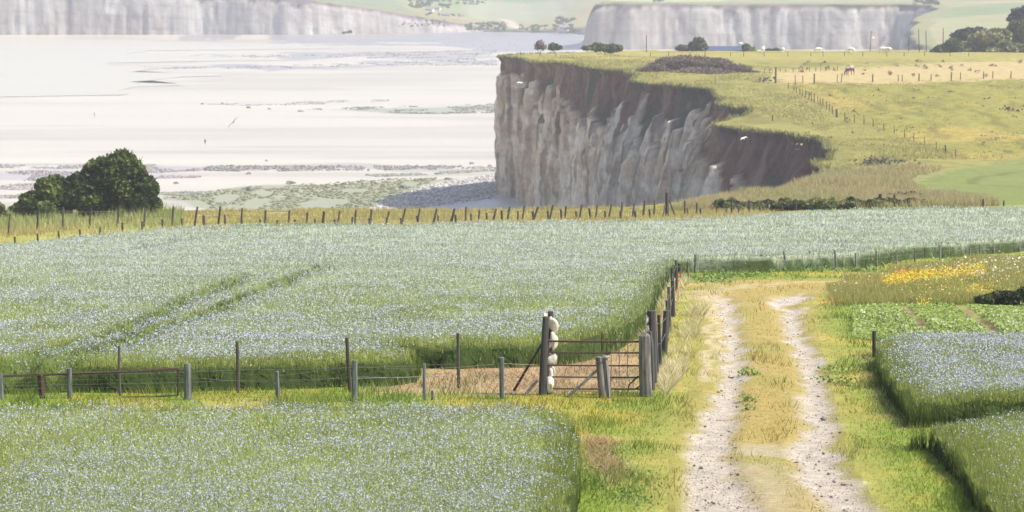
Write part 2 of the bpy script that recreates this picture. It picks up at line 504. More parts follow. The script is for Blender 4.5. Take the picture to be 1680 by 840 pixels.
    C[:] = C * (1 - m) + c3(0.22, 0.15, 0.09) * m
    return C

# ------------------------------------------------------------------ near land: one grid, cut along the coast, split by land use
ys = [-40.0]
while ys[-1] < 802:
    y = ys[-1]
    ys.append(y + (3.0 if y < 30 else min(1.5, max(0.11, 0.15 * (y / 60) ** 1.9))))
ys = np.array(ys)
sd_ = np.concatenate([-np.geomspace(7, 1.27, 26), np.linspace(-1.25, 1.25, 401), np.geomspace(1.27, 7, 26)])
YY, SS = np.meshgrid(ys, sd_, indexing='ij')
XX = SS * (0.18 * np.maximum(YY, 0) + 3.0)
NR, NC = XX.shape
gx, gy = XX.ravel(), YY.ravel()
gz = H(gx, gy)
near = gy < 250
inside = poly_sd(gx, gy, LAND_POLY)
ok = (inside < -0.9)
rutd = np.minimum(np.minimum(poly_sd(gx, gy, RUT_L), poly_sd(gx, gy, RUT_R)), 9)
gz = gz - 0.07 * (1 - sstep(-0.2, 0.25, rutd))
GCOL = ground_col(gx, gy)
idx = np.arange(NR * NC).reshape(NR, NC)
Q = np.stack([idx[:-1, :-1], idx[:-1, 1:], idx[1:, 1:], idx[1:, :-1]], -1).reshape(-1, 4)
Q = Q[ok[Q].all(1)]
GV = np.stack([gx, gy, gz], 1)
cx = gx[Q].mean(1); cy = gy[Q].mean(1)
zone = np.zeros(len(Q), int)
for k_, poly in ((1, TRACK_ZONE), (2, PAST), (3, CROP)):
    zone[poly_sd(cx, cy, poly) < 0] = k_

def submesh(name, V, F_, mat, col, **kw):
    used, inv = np.unique(F_, return_inverse=True)
    return raw_mesh(name, V[used], inv.reshape(F_.shape), mat, col[used], smooth=True, **kw)

for k_, nm, mt, lb in ((0, 'ground', M_GROUND, 'grassy headland ground with sunlit turf and dry verges'), (1, 'farm_track', M_TRACK, 'rutted chalky farm track with two pale gravel wheel ruts'),
                       (2, 'pasture', M_GROUND, 'sunlit yellow green pasture on the cliff top'), (3, 'crop_field', M_GROUND, 'smooth bright green crop field rounded at its left end')):
    tag(submesh(nm, GV, Q[zone == k_], mt, GCOL), lb, None, None, 'structure')

# ------------------------------------------------------------------ cliffs
def build_cliff(name, line, u, Hf, base, mat, label, width=6.5, out=None, amp=1.6, soil=8.0, dv=0.5, soil_c=(0.150, 0.076, 0.048), chalk_c=(1.18, 0.95, 0.69), lip=3.0,
                turf=(0.22, 0.20, 0.07), seed=0, nsm=31, scale=1.0):
    P = line
    S = smooth_line(P, nsm)
    T = np.gradient(S, axis=0); T /= np.hypot(T[:, 0], T[:, 1])[:, None] + 1e-9
    N = np.stack([-T[:, 1], T[:, 0]], 1)
    top = Hf(P[:, 0], P[:, 1])
    hmax = float((top - base).max())
    vv = np.concatenate([[-lip, -lip * 0.6, -lip * 0.25, -0.15 * scale, 0.0], np.arange(dv, hmax + 2, dv)])
    U, Vv = np.meshgrid(u, vv, indexing='ij')
    Px = P[:, 0][:, None] + 0 * Vv; Py = P[:, 1][:, None] + 0 * Vv
    height = (top - base)[:, None]
    fr = np.clip(Vv / np.maximum(height, 0.5), 0, 1)
    wu = U / scale + (fbm(U * 0.05 / scale, Vv * 0.006 / scale, seed + 1, 3) - 0.5) * 40 + (fbm(U * 0.3 / scale, Vv * 0.06 / scale, seed + 2, 2) - 0.5) * 2.0
    c1 = np.abs(np.sin(math.pi * wu / width)) ** 0.45
    c2 = np.abs(np.sin(math.pi * (wu * 1.0 + 3) / (width * 0.37))) ** 0.6
    big = fbm(U * 0.03 / scale, 0 * U, seed + 4, 2)
    soilv = soil
    soil = np.asarray(soil, float)[:, None] if np.ndim(soil) else soil
    colid = np.floor(wu / width)
    crand = _perm[(colid.astype(int) * 7) & 255, seed & 255]
    soild = soil * (0.85 + 0.5 * big) + (crand - 0.5) * soil * 0.5 - c1 * soil * 0.55 + (fbm(U * 0.4 / scale, Vv * 0.2 / scale, seed + 5, 3) - 0.5) * soil * 0.9
    m = sstep(-0.45 * scale, 0.45 * scale, Vv - soild)           # 1 = chalk
    o = (out if out is not None else np.full(len(u), 2.0))[:, None]
    off = o * (0.25 * sstep(0, soil, Vv) + 0.75 * fr ** 0.8)
    off = off + m * scale * (amp * (c1 - 0.35) * (0.8 + 0.5 * crand) + 0.3 * amp * (c2 - 0.5)) * (0.7 + 0.6 * fr)
    off = off + (1 - m) * scale * ((fbm(U * 0.25 / scale, Vv * 0.15 / scale, seed + 6, 4) - 0.5) * 3.0 * np.clip(Vv / 4, 0, 1) - 0.9 * sstep(0.0, 1.5 * scale, Vv) * sstep(-1, 6, soild - Vv))
    off = off + (fbm(U * 0.8 / scale, Vv * 0.35 / scale, seed + 7, 4) - 0.5) * (1.1 if scale < 2 else 0.35) * scale * np.clip(Vv, 0, 1)
    fl1 = np.abs(fbm(U * 0.9 / scale, Vv * 0.07 / scale, seed + 21, 3) - 0.5) * 2; fl2 = np.abs(fbm(U * 2.1 / scale, Vv * 0.16 / scale, seed + 22, 2) - 0.5) * 2
    off = off - m * (scale if scale < 2 else 0.5) * (1.3 * (1 - sstep(0, 0.22, fl1)) + 0.5 * (1 - sstep(0, 0.3, fl2)))
    off = np.where(Vv < 0, Vv, off + 0.25 * scale)
    X = Px + N[:, 0][:, None] * off; Y = Py + N[:, 1][:, None] * off
    Zt = Hf(X, Y)
    Z = np.where(Vv <= 0.01, Zt + 0.035 + 0.10 * (Vv + lip) / lip * 0 - np.where(Vv >= -0.01, 0.25 * scale, 0), top[:, None] - Vv)
    Z = np.maximum(Z, base - 0.5)
    e_ = (Vv < 0.01)
    # colours: chalk and soil of the face, the chalk darker in column grooves
    n1 = fbm(U * 0.5 / scale, Vv * 0.06 / scale, seed + 8, 4)[..., None]; n2 = fbm(U * 0.12 / scale, Vv * 0.3 / scale, seed + 9, 4)[..., None]
    n4 = fbm(U * 1.2 / scale, Vv * 0.9 / scale, seed + 12, 4)[..., None]
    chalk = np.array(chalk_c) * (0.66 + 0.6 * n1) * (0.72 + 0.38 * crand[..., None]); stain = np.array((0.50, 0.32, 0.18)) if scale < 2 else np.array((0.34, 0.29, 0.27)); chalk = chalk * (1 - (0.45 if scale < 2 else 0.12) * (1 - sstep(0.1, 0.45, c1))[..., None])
    st = sstep(0.42, 0.62, n2) * 0.55
    chalk = chalk * (1 - st) + stain * st * (0.7 + 0.6 * n4)
    sl = np.array(soil_c) * (0.45 + 1.1 * n4); sl2 = np.array((0.29, 0.175, 0.11)) if scale < 2 else np.array((0.16, 0.13, 0.14)); s2 = sstep(0.45, 0.65, n1)
    sl = sl * (1 - s2) + sl2 * s2
    gr = sstep(0.56, 0.68, fbm(U * 0.16 / scale, Vv * 0.14 / scale, seed + 14, 4))[..., None] * (1 - sstep(12 * scale, 22 * scale, Vv))[..., None]
    sl = sl * (1 - gr) + np.array((0.07, 0.075, 0.04)) * gr
    mm = m[..., None]
    stk = fbm(U * 1.6 / scale, Vv * 0.035 / scale, seed + 15, 4)[..., None]; stk2 = fbm(U * 0.7 / scale, Vv * 0.05 / scale, seed + 16, 3)[..., None]
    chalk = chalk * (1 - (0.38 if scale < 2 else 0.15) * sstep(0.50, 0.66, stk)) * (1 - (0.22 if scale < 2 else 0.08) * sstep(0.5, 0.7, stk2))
    drip = sstep(0.58, 0.70, stk) * (1 - sstep(0, 14 * scale, Vv - soild))[..., None] * (0.8 if scale < 2 else 0.0)
    chalk = chalk * (1 - drip) + sl * drip
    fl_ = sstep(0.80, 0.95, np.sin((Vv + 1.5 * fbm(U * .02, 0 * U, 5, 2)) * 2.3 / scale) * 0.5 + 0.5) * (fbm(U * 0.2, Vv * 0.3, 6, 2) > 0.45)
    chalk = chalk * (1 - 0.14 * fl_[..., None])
    chalk = np.minimum(chalk, np.array((0.88, 0.74, 0.57)))
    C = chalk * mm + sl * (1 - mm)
    gcol = ground_col(X[:, :5].ravel(), Y[:, :5].ravel()).reshape(len(u), 5, 3) if Hf is H else np.zeros((len(u), 5, 3)) + np.array(turf)
    C[:, :5] = gcol
    C[:, 4] *= 0.8
    nu, nv = X.shape
    ii = np.arange(nu * nv).reshape(nu, nv)
    Fq = np.stack([ii[:-1, :-1], ii[:-1, 1:], ii[1:, 1:], ii[1:, :-1]], -1).reshape(-1, 4)
    V = np.stack([X.ravel(), Y.ravel(), Z.ravel()], 1)
    zz = V[:, 2][Fq]
    keep = ~((zz <= base - 0.49).all(1))
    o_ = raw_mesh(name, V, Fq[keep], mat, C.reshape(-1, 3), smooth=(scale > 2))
    return tag(o_, label, None, None, 'structure')

sel = (NEAR_COAST[:, 1] < 770) & (NEAR_COAST[:, 0] > -140) & (NEAR_COAST[:, 0] < 160)
nc = NEAR_COAST[sel]; nu_ = _u[sel]
outw = np.interp(nc[:, 1], [0, 330, 400, 450, 520, 560, 600, 640, 800], [3, 3, 4.5, 6.5, 6.5, 4.5, 1.6, -1.6, -1.6])
build_cliff('cliff', nc, nu_, H, 0.5, M_CLIFF, 'ochre and white chalk cliff with fluted columns under a dark soil band', out=outw, amp=3.0, width=5.0, soil=np.interp(nc[:, 1], [300, 350, 415, 436, 452, 500, 545, 575, 620, 650, 700], [30, 24, 17, 13, 9, 11, 15, 17, 14, 10, 8]), seed=40, dv=0.38, nsm=49)

# ------------------------------------------------------------------ far land and its cliffs
FC = [(900, 880), (300, 890), (190, 910), (160, 980), (165, 1100), (188, 1300), (190, 1400), (205, 1480), (215, 1560), (238, 1640), (243, 1690), (225, 1702), (170, 1700), (120, 1704), (70, 1699), (47, 1702),
      (54, 1740), (62, 1850), (64, 1980), (40, 2080), (-20, 2110), (-70, 2075), (-110, 2050), (-160, 2036), (-250, 2034), (-358, 2030), (-600, 2020), (-1000, 2000), (-1800, 1960)]
fc, fu = resample(FC, 2.0)
fc = smooth_line(fc, 9)
fc = wiggle(fc, fu, 6.0, 40.0, 61)
FLAND = [tuple(p) for p in resample(fc, 12.0)[0]] + [(-4000, 1900), (-4000, 12000), (6000, 12000), (6000, 880)]

def H2(x, y):
    x = np.asarray(x, float); y = np.asarray(y, float)
    e = np.interp(x, [-1800, -450, -300, -145, -95, -55, -20, 15, 43, 49, 60, 260, 500], [41, 40, 35, 27.5, 20, 12, 5, 4, 5, 28.5, 29.6, 29.0, 31])
    e_b = np.interp(x, [-1800, -450, -300, -145, -95, -55, -20, 15, 60, 400], [41, 40, 35, 27.5, 20, 12, 5, 4, 8, 29])
    w_b = sstep(1760, 2060, y)
    e = e * (1 - w_b) + e_b * w_b
    back = np.maximum(y - 2050, 0)
    val = np.exp(-((x - 5) / 60.0) ** 2) * (x <= 46)
    z = e + back * (0.016 + 0.012 * sstep(0, 1000, back)) - 0.004 * back * val
    z = np.where(x > 43, z - np.maximum(1700 - y, 0) * 0.037 + np.maximum(1700 - y, 0) * 0.00003 * np.maximum(x - 180, 0), z)
    z = z + (fbm(x * 0.006, y * 0.003, 71, 4) - 0.5) * 10 * sstep(0, 500, back) + (fbm(x * 0.02, y * 0.02, 72, 3) - 0.5) * 1.5
    return np.maximum(z, 3.0)

fys = [870.0]
while fys[-1] < 9000: fys.append(fys[-1] * 1.0035 + 1.0)
fys = np.array(fys)
fss = np.concatenate([-np.geomspace(4, 1.22, 20), np.linspace(-1.2, 1.2, 300), np.geomspace(1.22, 4, 20)])
FY, FS = np.meshgrid(fys, fss, indexing='ij'); FX = FS * 0.19 * FY
fx, fy = FX.ravel(), FY.ravel()
fz = H2(fx, fy)
fin = poly_sd(fx, fy, FLAND) < -5.0

def GF(px, py): return G(px, py, 0, 860, 8900, H2)
def GFP(p): return [tuple(GF(*q)[:2]) for q in p]

FGREEN = GFP([(505, 0), (640, -6), (665, 12), (700, 30), (770, 44), (740, 47), (680, 38), (620, 26), (560, 14)])
FPATCH = [(GFP([(1560, 12), (1700, 4), (1700, 22), (1560, 30), (1500, 28)]), c3(0.16, 0.20, 0.10)), (GFP([(1530, 30), (1720, 16), (1720, 80), (1560, 90)]), c3(0.24, 0.24, 0.12)),
          (GFP([(760, -6), (940, -6), (940, 24), (850, 34), (770, 30)]), c3(0.24, 0.25, 0.16)), (GFP([(820, 30), (836, 32), (852, 42), (870, 52), (850, 54), (838, 44)]), c3(0.40, 0.36, 0.30)),
          (GFP([(1300, -5), (1500, -5), (1490, 4), (1200, 6)]), c3(0.22, 0.235, 0.14)), (GFP([(1000, -5), (1190, -5), (1190, 3), (1000, 2)]), c3(0.30, 0.31, 0.16))]
jx = fx + (fbm(fx * 0.03, fy * 0.02, 81, 3) - 0.5) * 8; jy = fy + (fbm(fx * 0.03, fy * 0.02, 82, 3) - 0.5) * 25
FCOL = c3(0.21, 0.21, 0.13) * (0.8 + 0.4 * fbm(fx * 0.02, fy * 0.01, 85, 4))[:, None]
qd = (np.floor(fx / 90 + 0.3 * np.floor(fy / 160)) * 7 + np.floor(fy / 160) * 13).astype(int) % 5
FCOL *= np.array([[1.1, 1.0, 0.85], [0.75, 1.0, 0.8], [1.2, 1.1, 1.0], [0.9, 1.05, 0.8], [1.05, 0.95, 0.9]])[qd]
for pl, cc in [(FGREEN, c3(0.16, 0.19, 0.115))] + FPATCH:
    m_ = (1 - sstep(-2, 2, poly_sd(jx, jy, pl)))[:, None]
    FCOL = FCOL * (1 - m_) + cc * m_
idx2 = np.arange(len(fx)).reshape(FX.shape)
Q2 = np.stack([idx2[:-1, :-1], idx2[:-1, 1:], idx2[1:, 1:], idx2[1:, :-1]], -1).reshape(-1, 4)
Q2 = Q2[fin[Q2].all(1)]
tag(submesh('hills', np.stack([fx, fy, fz], 1), Q2, M_FARLAND, FCOL), 'hazy farmland hills behind the bay', None, None, 'structure')
fsel = (fc[:, 0] > -1500) & (fc[:, 0] < 500)
build_cliff('far_cliff', fc[fsel], fu[fsel], H2, 0.5, M_FARCLIFF, 'pale hazy chalk cliffs across the bay', out=np.full(fsel.sum(), 5.0), amp=0.4, width=2.6, soil=5.0, dv=1.2, lip=9.0,
            soil_c=(0.13, 0.10, 0.11), chalk_c=(0.44, 0.42, 0.40), turf=(0.20, 0.20, 0.10), seed=90, nsm=9, scale=3.0)

# ------------------------------------------------------------------ beach and sea
brow = 1.0 / np.linspace(1 / 560.0, 1 / 2400.0, 420)
bs = np.concatenate([-np.geomspace(6, 1.3, 14), np.linspace(-1.25, 1.0, 420), np.geomspace(1.05, 3, 8)])
BY, BS = np.meshgrid(brow, bs, indexing='ij'); BX = BS * 0.19 * BY
bx, by = BX.ravel(), BY.ravel()
def beach_z(x, y):
    lp = poly_sd(x, y, resample(NEAR_COAST, 8.0)[0].tolist() + [(900, -80), (-700, -80)])
    lf = poly_sd(x, y, resample(fc, 20.0)[0].tolist() + [(-4000, 1900), (-4000, 12000), (6000, 12000), (6000, 880)])
    z = 0.15 + 2.6 * (1 - sstep(0, 26, lp)) + 2.6 * (1 - sstep(0, 60, lf))
    return z + (fbm(x * 0.05, y * 0.02, 33, 3) - 0.5) * 0.12, lp, lf
bz, blp, blf = beach_z(bx, by)
def ZP(pts): return [tuple(Z0(a, b)[:2]) for a, b in pts]
REEFS = [  # polygons, colour, strength, rock density
    (ZP([(-60, 284), (60, 281), (150, 284), (160, 294), (60, 298), (-60, 297)]), c3(0.30, 0.27, 0.28), 0.8, 0.5),
    (ZP([(-60, 271), (240, 272), (500, 273), (815, 272), (815, 278), (560, 281), (420, 283), (250, 279), (-60, 276)]), c3(0.27, 0.26, 0.24), 0.75, 1.0),
    (ZP([(-60, 302), (120, 301), (180, 308), (60, 313), (-60, 312)]), c3(0.38, 0.34, 0.33), 0.6, 0.4),
    (ZP([(240, 271), (330, 273), (330, 281), (240, 285)]), c3(0.30, 0.27, 0.28), 0.6, 0.6),
    (ZP([(-60, 289), (150, 288), (330, 290), (330, 293), (150, 296), (-60, 292)]), c3(0.33, 0.30, 0.30), 0.7, 0.5),
    (ZP([(-60, 322), (30, 321), (110, 318), (110, 322), (20, 326), (-60, 327)]), c3(0.30, 0.29, 0.25), 0.7, 0.4),
    (ZP([(255, 318), (330, 316), (350, 319), (300, 322), (255, 321)]), c3(0.25, 0.26, 0.20), 0.8, 1.2),
    (ZP([(600, 288), (700, 284), (815, 279), (815, 282), (700, 288), (620, 291)]), c3(0.30, 0.30, 0.24), 0.5, 0.8),
    (ZP([(265, 324), (330, 316), (440, 306), (560, 300), (640, 294), (720, 293), (700, 303), (650, 320), (620, 336), (600, 350), (380, 352), (330, 330), (270, 328)]), c3(0.215, 0.225, 0.11), 0.85, 1.0),
    (ZP([(500, 180), (600, 176), (700, 174), (818, 171), (818, 186), (700, 188), (600, 184)]), c3(0.21, 0.225, 0.16), 0.8, 1.0),
    (ZP([(340, 172), (400, 170), (500, 166), (640, 164), (640, 167), (520, 172), (400, 174)]), c3(0.38, 0.36, 0.34), 0.6, 0.5),
    (ZP([(240, 93), (400, 91), (560, 88), (815, 82), (815, 92), (650, 97), (560, 96), (400, 95)]), c3(0.22, 0.21, 0.22), 0.75, 0.8),
    (ZP([(190, 113), (400, 109), (600, 104), (760, 96), (815, 97), (815, 108), (650, 108), (450, 113), (300, 114)]), c3(0.22, 0.21, 0.22), 0.75, 0.8),
    (ZP([(-60, 60), (200, 61), (400, 66), (560, 70), (700, 74), (840, 84), (960, 84), (960, 50), (640, 46), (-60, 52)]), c3(0.22, 0.21, 0.23), 0.9, 0.3),
]
BCOL = np.empty((len(bx), 3)); BCOL[:] = c3(0.435, 0.388, 0.318)
str_ = fbm(bx * 0.010, by * 0.05, 25, 4)
BCOL *= (0.90 + 0.2 * str_)[:, None]
str2 = fbm(bx * 0.006, by * 0.11 * (700 / by) ** 1.5, 24, 4)
BCOL *= (1 - 0.16 * sstep(0.52, 0.66, str2))[:, None] * c3(0.98, 1.0, 1.0)
jbx = bx + (fbm(bx * 0.05, by * 0.03, 26, 3) - 0.5) * 20; jby = by + (fbm(bx * 0.03, by * 0.02, 27, 4) - 0.5) * (by / 600) ** 2 * 26
speck = fbm(bx * 0.22, by * 0.10, 28, 4)
for pl, cc, st_, _d in REEFS:
    s_ = poly_sd(jbx, jby, pl)
    m_ = 1 - sstep(-8, 4, s_)
    m_ = sstep(0.18, 0.5, m_ * (0.55 + speck)) * st_
    BCOL = BCOL * (1 - m_[:, None]) + cc * m_[:, None]
peb = (1 - sstep(6, 34, blp + (fbm(bx * 0.1, by * 0.1, 29, 3) - 0.5) * 14))[:, None]
BCOL = BCOL * (1 - peb) + c3(0.42, 0.39, 0.36) * (0.75 + 0.5 * fbm(bx * 0.4, by * 0.3, 30, 3))[:, None] * peb
idb = np.arange(len(bx)).reshape(BX.shape)
Qb = np.stack([idb[:-1, :-1], idb[:-1, 1:], idb[1:, 1:], idb[1:, :-1]], -1).reshape(-1, 4)
bo = raw_mesh('beach', np.stack([bx, by, bz], 1), Qb, M_BEACH, BCOL, smooth=True)
tag(bo, 'broad pale wet sand at low tide with bands of reef', None, None, 'structure')

# the sea: shallow pale water over the sand on the left
m, nt, b = new_mat('sea_water')
M_SEA = m
n = noise_node(nt, 0.02, 4, 0.6, stretch=(0.3, 2.0, 1))
cr = nd(nt, 'ShaderNodeValToRGB'); cr.color_ramp.elements[0].position = .35; cr.color_ramp.elements[1].position = .65
cr.color_ramp.elements[0].color = (0.385, 0.368, 0.31, 1); cr.color_ramp.elements[1].color = (0.415, 0.385, 0.322, 1)
nt.links.new(n.outputs[0], cr.inputs[0]); nt.links.new(cr.outputs[0], b.inputs['Base Color'])
b.inputs['Roughness'].default_value = 0.42; b.inputs['Specular IOR Level'].default_value = 0.45
n2_ = noise_node(nt, 0.35, 4, 0.6, stretch=(0.4, 1.6, 1))
bp = nd(nt, 'ShaderNodeBump'); bp.inputs['Strength'].default_value = 0.4; bp.inputs['Distance'].default_value = 0.12
nt.links.new(n2_.outputs[0], bp.inputs['Height']); nt.links.new(bp.outputs[0], b.inputs['Normal'])
SEA = ZP([(-900, 245), (-300, 215), (-60, 168), (60, 160), (200, 156), (320, 138), (300, 128), (380, 122), (260, 117), (180, 112), (220, 104), (480, 100), (380, 96), (250, 90), (300, 84), (520, 80), (480, 73), (330, 70), (150, 66), (0, 64), (-300, 62), (-1500, 62)])
sp, _su = resample(SEA + [SEA[0]], 15.0)
sp = sp + np.stack([(fbm(sp[:, 0] * 0.02, sp[:, 1] * 0.02, 51, 3) - 0.5) * 90, (fbm(sp[:, 0] * 0.02, sp[:, 1] * 0.02, 52, 3) - 0.5) * 30], 1)
bmx = bmesh.new()
vsx = [bmx.verts.new((p[0], p[1], 0)) for p in sp]
fce = bmx.faces.new(vsx)
bmesh.ops.triangulate(bmx, faces=[fce])
me = bpy.data.meshes.new('sea'); bmx.to_mesh(me); bmx.free(); me.materials.append(M_SEA)
so = bpy.data.objects.new('sea', me); COL.objects.link(so); so.location = (0, 0, 0.30)
tag(so, 'pale shallow sea water reaching over the flat sand', None, None, 'structure')

# ------------------------------------------------------------------ plants: blades, leaves, petals as real small faces
def blades(pts, h, w, lean, col, rng=RNG, tipcol=None):
    """one tapering triangle pair per blade. pts (n,3)"""
    n = len(pts); a = rng.random(n) * 2 * math.pi
    d = np.stack([np.cos(a), np.sin(a), np.zeros(n)], 1) * (w / 2)[:, None]
    la = rng.random(n) * 2 * math.pi
    L = np.stack([np.cos(la) * lean * h, np.sin(la) * lean * h, h], 1)
    v0 = pts - d; v1 = pts + d; v2 = pts + L
    V = np.stack([v0, v1, v2], 1).reshape(-1, 3)
    C = np.repeat(col, 3, 0)
    if tipcol is not None: C[2::3] = tipcol
    Fc = np.arange(3 * n).reshape(-1, 3)
    return V, Fc, C

def discs(pts, r, col, rng=RNG, upb=0.5):
    """small randomly turned four-sided petals"""
    n = len(pts)
    nm = rng.normal(size=(n, 3)); nm[:, 2] = np.abs(nm[:, 2]) + upb; nm[:, 1] -= upb * 0.6
    nm /= np.linalg.norm(nm, axis=1)[:, None]
    t = np.cross(nm, rng.normal(size=(n, 3))); t /= np.linalg.norm(t, axis=1)[:, None] + 1e-9
    b_ = np.cross(nm, t)
    r_ = r[:, None]
    k = (0.6 + 0.6 * rng.random(n))[:, None]
    V = np.stack([pts + t * r_, pts + b_ * r_ * k, pts - t * r_, pts - b_ * r_ * k], 1).reshape(-1, 3)
    return V, np.arange(4 * n).reshape(-1, 4), np.repeat(col, 4, 0)

def scatter(poly, n, ymin=None, ymax=None, sdmax=0.0, rng=RNG, power=3):
    """points inside a world polygon, thinning with distance from the track's near end"""
    P = np.array(poly); y0 = max(P[:, 1].min(), ymin or 30.0); y1 = min(P[:, 1].max(), ymax or 1e9)
    ax = P[:, 0] / np.maximum(P[:, 1], 10)
    a0, a1 = max(ax.min(), -0.225), min(ax.max(), 0.225)
    out = []; got = 0; tries = 0
    while got < n and tries < 40:
        tries += 1
        a = rng.uniform(a0, a1, n); bq = rng.uniform(1 / y1, 1 / y0, n); y = 1 / bq; x = a * y
        s = poly_sd(x, y, poly)
        k = s < sdmax
        out.append(np.stack([x[k], y[k], s[k]], 1)); got += k.sum()
    o = np.concatenate(out)[:n]
    return o[:, 0], o[:, 1], o[:, 2]

def tramd(x, y):
    d = np.minimum(line_d(x, y, TRAM[0]), line_d(x, y, TRAM[1]))
    d2 = line_d(x, y, TRAM[2])
    return np.minimum(d, d2)

def canopy_h(x, y, s, h0, tram):
    q = -s
    q = q + (fbm(x * 1.4, y * 1.0, 94, 3) - 0.5) * 0.5 * (q < 0.8)
    prof = 0.88 * sstep(0.0, 0.10, q) + 0.12 * sstep(0.1, 0.7, q)
    h0 = h0 * (1 + 0.25 * (fbm(x * 1.7, y * 1.2, 93, 3) - 0.5) * (1 - sstep(0.2, 1.2, q)))
    h = h0 * prof * (0.86 + 0.28 * fbm(x * 0.45, y * 0.25, 15, 4))
    if tram:
        d = tramd(x + (fbm(x, y, 91, 2) - 0.5) * 0.5, y)
        h = h * (1 - 0.62 * (1 - sstep(0.08, 0.34, d)) * (0.4 + 0.9 * fbm(x * 0.3, y * 0.15, 92, 2)))
    return h

def flax(name, poly, label, h0, n_bl, n_fl, n_edge, fl_amt, tram=False, canopy=(0.20, 0.235, 0.06), far_mix=True, edge_pts=None, pale=1.0):
    s = poly_sd(gx, gy, poly)
    hh = canopy_h(gx, gy, s, h0, tram)
    z = H(gx, gy) + np.where(s < 0, hh * (0.86 - 0.20 * sstep(-0.7, -0.15, s)), -0.25)
    ins_f = Q_all[(s < 0)[Q_all].any(1)]
    nn = fbm(gx * 0.6, gy * 0.3, 16, 4)[:, None]
    cc = np.array(canopy) * (0.75 + 0.5 * nn)
    d = gy[:, None]
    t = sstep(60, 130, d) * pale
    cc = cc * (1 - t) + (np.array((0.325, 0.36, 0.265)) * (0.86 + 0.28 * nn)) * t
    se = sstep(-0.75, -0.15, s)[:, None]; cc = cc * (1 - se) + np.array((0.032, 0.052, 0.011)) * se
    if tram:
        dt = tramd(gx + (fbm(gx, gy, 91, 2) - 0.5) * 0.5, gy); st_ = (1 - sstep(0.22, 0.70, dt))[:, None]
        cc = cc * (1 - st_) + np.array((0.075, 0.11, 0.022)) * st_  # canopy darkened along wheel lines: shade among the stems put into the colour
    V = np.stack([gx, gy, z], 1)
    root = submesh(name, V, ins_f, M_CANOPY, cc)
    tag(root, label, None, None, 'stuff')
    Vs, Fs, Cs = [], [], []; base = 0
    def add(r):
        nonlocal base
        Vs.append(r[0]); Fs.append(r[1] + base); Cs.append(r[2]); base += len(r[0])
    g1 = np.array((0.20, 0.25, 0.045)); g2 = np.array((0.36, 0.37, 0.12)); g3 = np.array((0.345, 0.38, 0.27))
    def gcol(n, d, x, y):
        r = RNG.random((n, 1))
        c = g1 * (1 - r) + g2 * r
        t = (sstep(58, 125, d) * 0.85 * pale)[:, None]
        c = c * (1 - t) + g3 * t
        return c * (0.75 + 0.5 * fbm(x * 0.5, y * 0.25, 18, 3)[:, None])
    # stalk tips over the top
    x, y, s = scatter(poly, n_bl)
    if tram:
        k = (tramd(x + (fbm(x, y, 91, 2) - 0.5) * 0.5, y) > 0.12) | (RNG.random(len(x)) < 0.10); x, y, s = x[k], y[k], s[k]
    hc = canopy_h(x, y, s, h0, tram)
    zz = H(x, y) + hc * 0.82
    hb = RNG.uniform(0.5, 1.0, len(x)) * (0.10 + 0.0009 * y)
    bc = gcol(len(x), y, x, y)
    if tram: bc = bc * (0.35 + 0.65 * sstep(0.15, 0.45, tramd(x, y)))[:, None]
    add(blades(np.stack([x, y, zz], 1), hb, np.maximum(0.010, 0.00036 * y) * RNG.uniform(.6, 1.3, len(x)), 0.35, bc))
    # stems along the margins, from the ground
    x, y, s = scatter(poly, n_edge * 8, ymax=150)
    k = (-s < 0.9); x, y, s = x[k], y[k], s[k]
    hc = canopy_h(x, y, np.minimum(s, -0.5), h0, tram)
    hb = hc * RNG.uniform(0.6, 1.2, len(x))
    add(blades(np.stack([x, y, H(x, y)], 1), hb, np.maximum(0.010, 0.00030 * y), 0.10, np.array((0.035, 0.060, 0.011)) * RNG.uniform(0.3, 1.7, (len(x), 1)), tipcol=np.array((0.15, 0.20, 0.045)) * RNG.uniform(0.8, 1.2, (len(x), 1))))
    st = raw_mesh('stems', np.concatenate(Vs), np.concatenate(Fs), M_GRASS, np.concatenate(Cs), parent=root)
    tag(st, kind='stuff')
    # flowers
    x, y, s = scatter(poly, n_fl)
    clump = fbm(x * 0.45, y * 0.28, 19, 4) * 0.6 + 0.4 * fbm(x * 0.12, y * 0.05, 23, 3)
    clump2 = fbm(x * 1.7, y * 0.6, 20, 3)
    pr = fl_amt * (0.35 + 1.3 * sstep(0.38, 0.62, clump * 0.62 + clump2 * 0.38)) * (0.25 + 0.75 * sstep(0.15, 0.9, -s))
    if tram: pr = pr * (0.35 + 0.65 * sstep(0.1, 0.3, tramd(x, y)))
    k = RNG.random(len(x)) < pr; x, y, s = x[k], y[k], s[k]
    hc = canopy_h(x, y, s, h0, tram)
    zz = H(x, y) + hc * RNG.uniform(0.86, 1.12, len(x)) + 0.04
    r = RNG.random((len(x), 1))
    c = np.array((0.30, 0.33, 0.45)) * (1 - r) + np.array((0.46, 0.48, 0.57)) * r
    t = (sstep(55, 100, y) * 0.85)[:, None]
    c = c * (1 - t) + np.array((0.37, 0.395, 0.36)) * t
    rr = np.maximum(0.010, 0.00026 * y) * RNG.uniform(0.6, 1.35, len(x))
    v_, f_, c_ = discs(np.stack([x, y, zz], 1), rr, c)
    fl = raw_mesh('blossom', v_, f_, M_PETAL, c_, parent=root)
    tag(fl, kind='stuff')
    return root

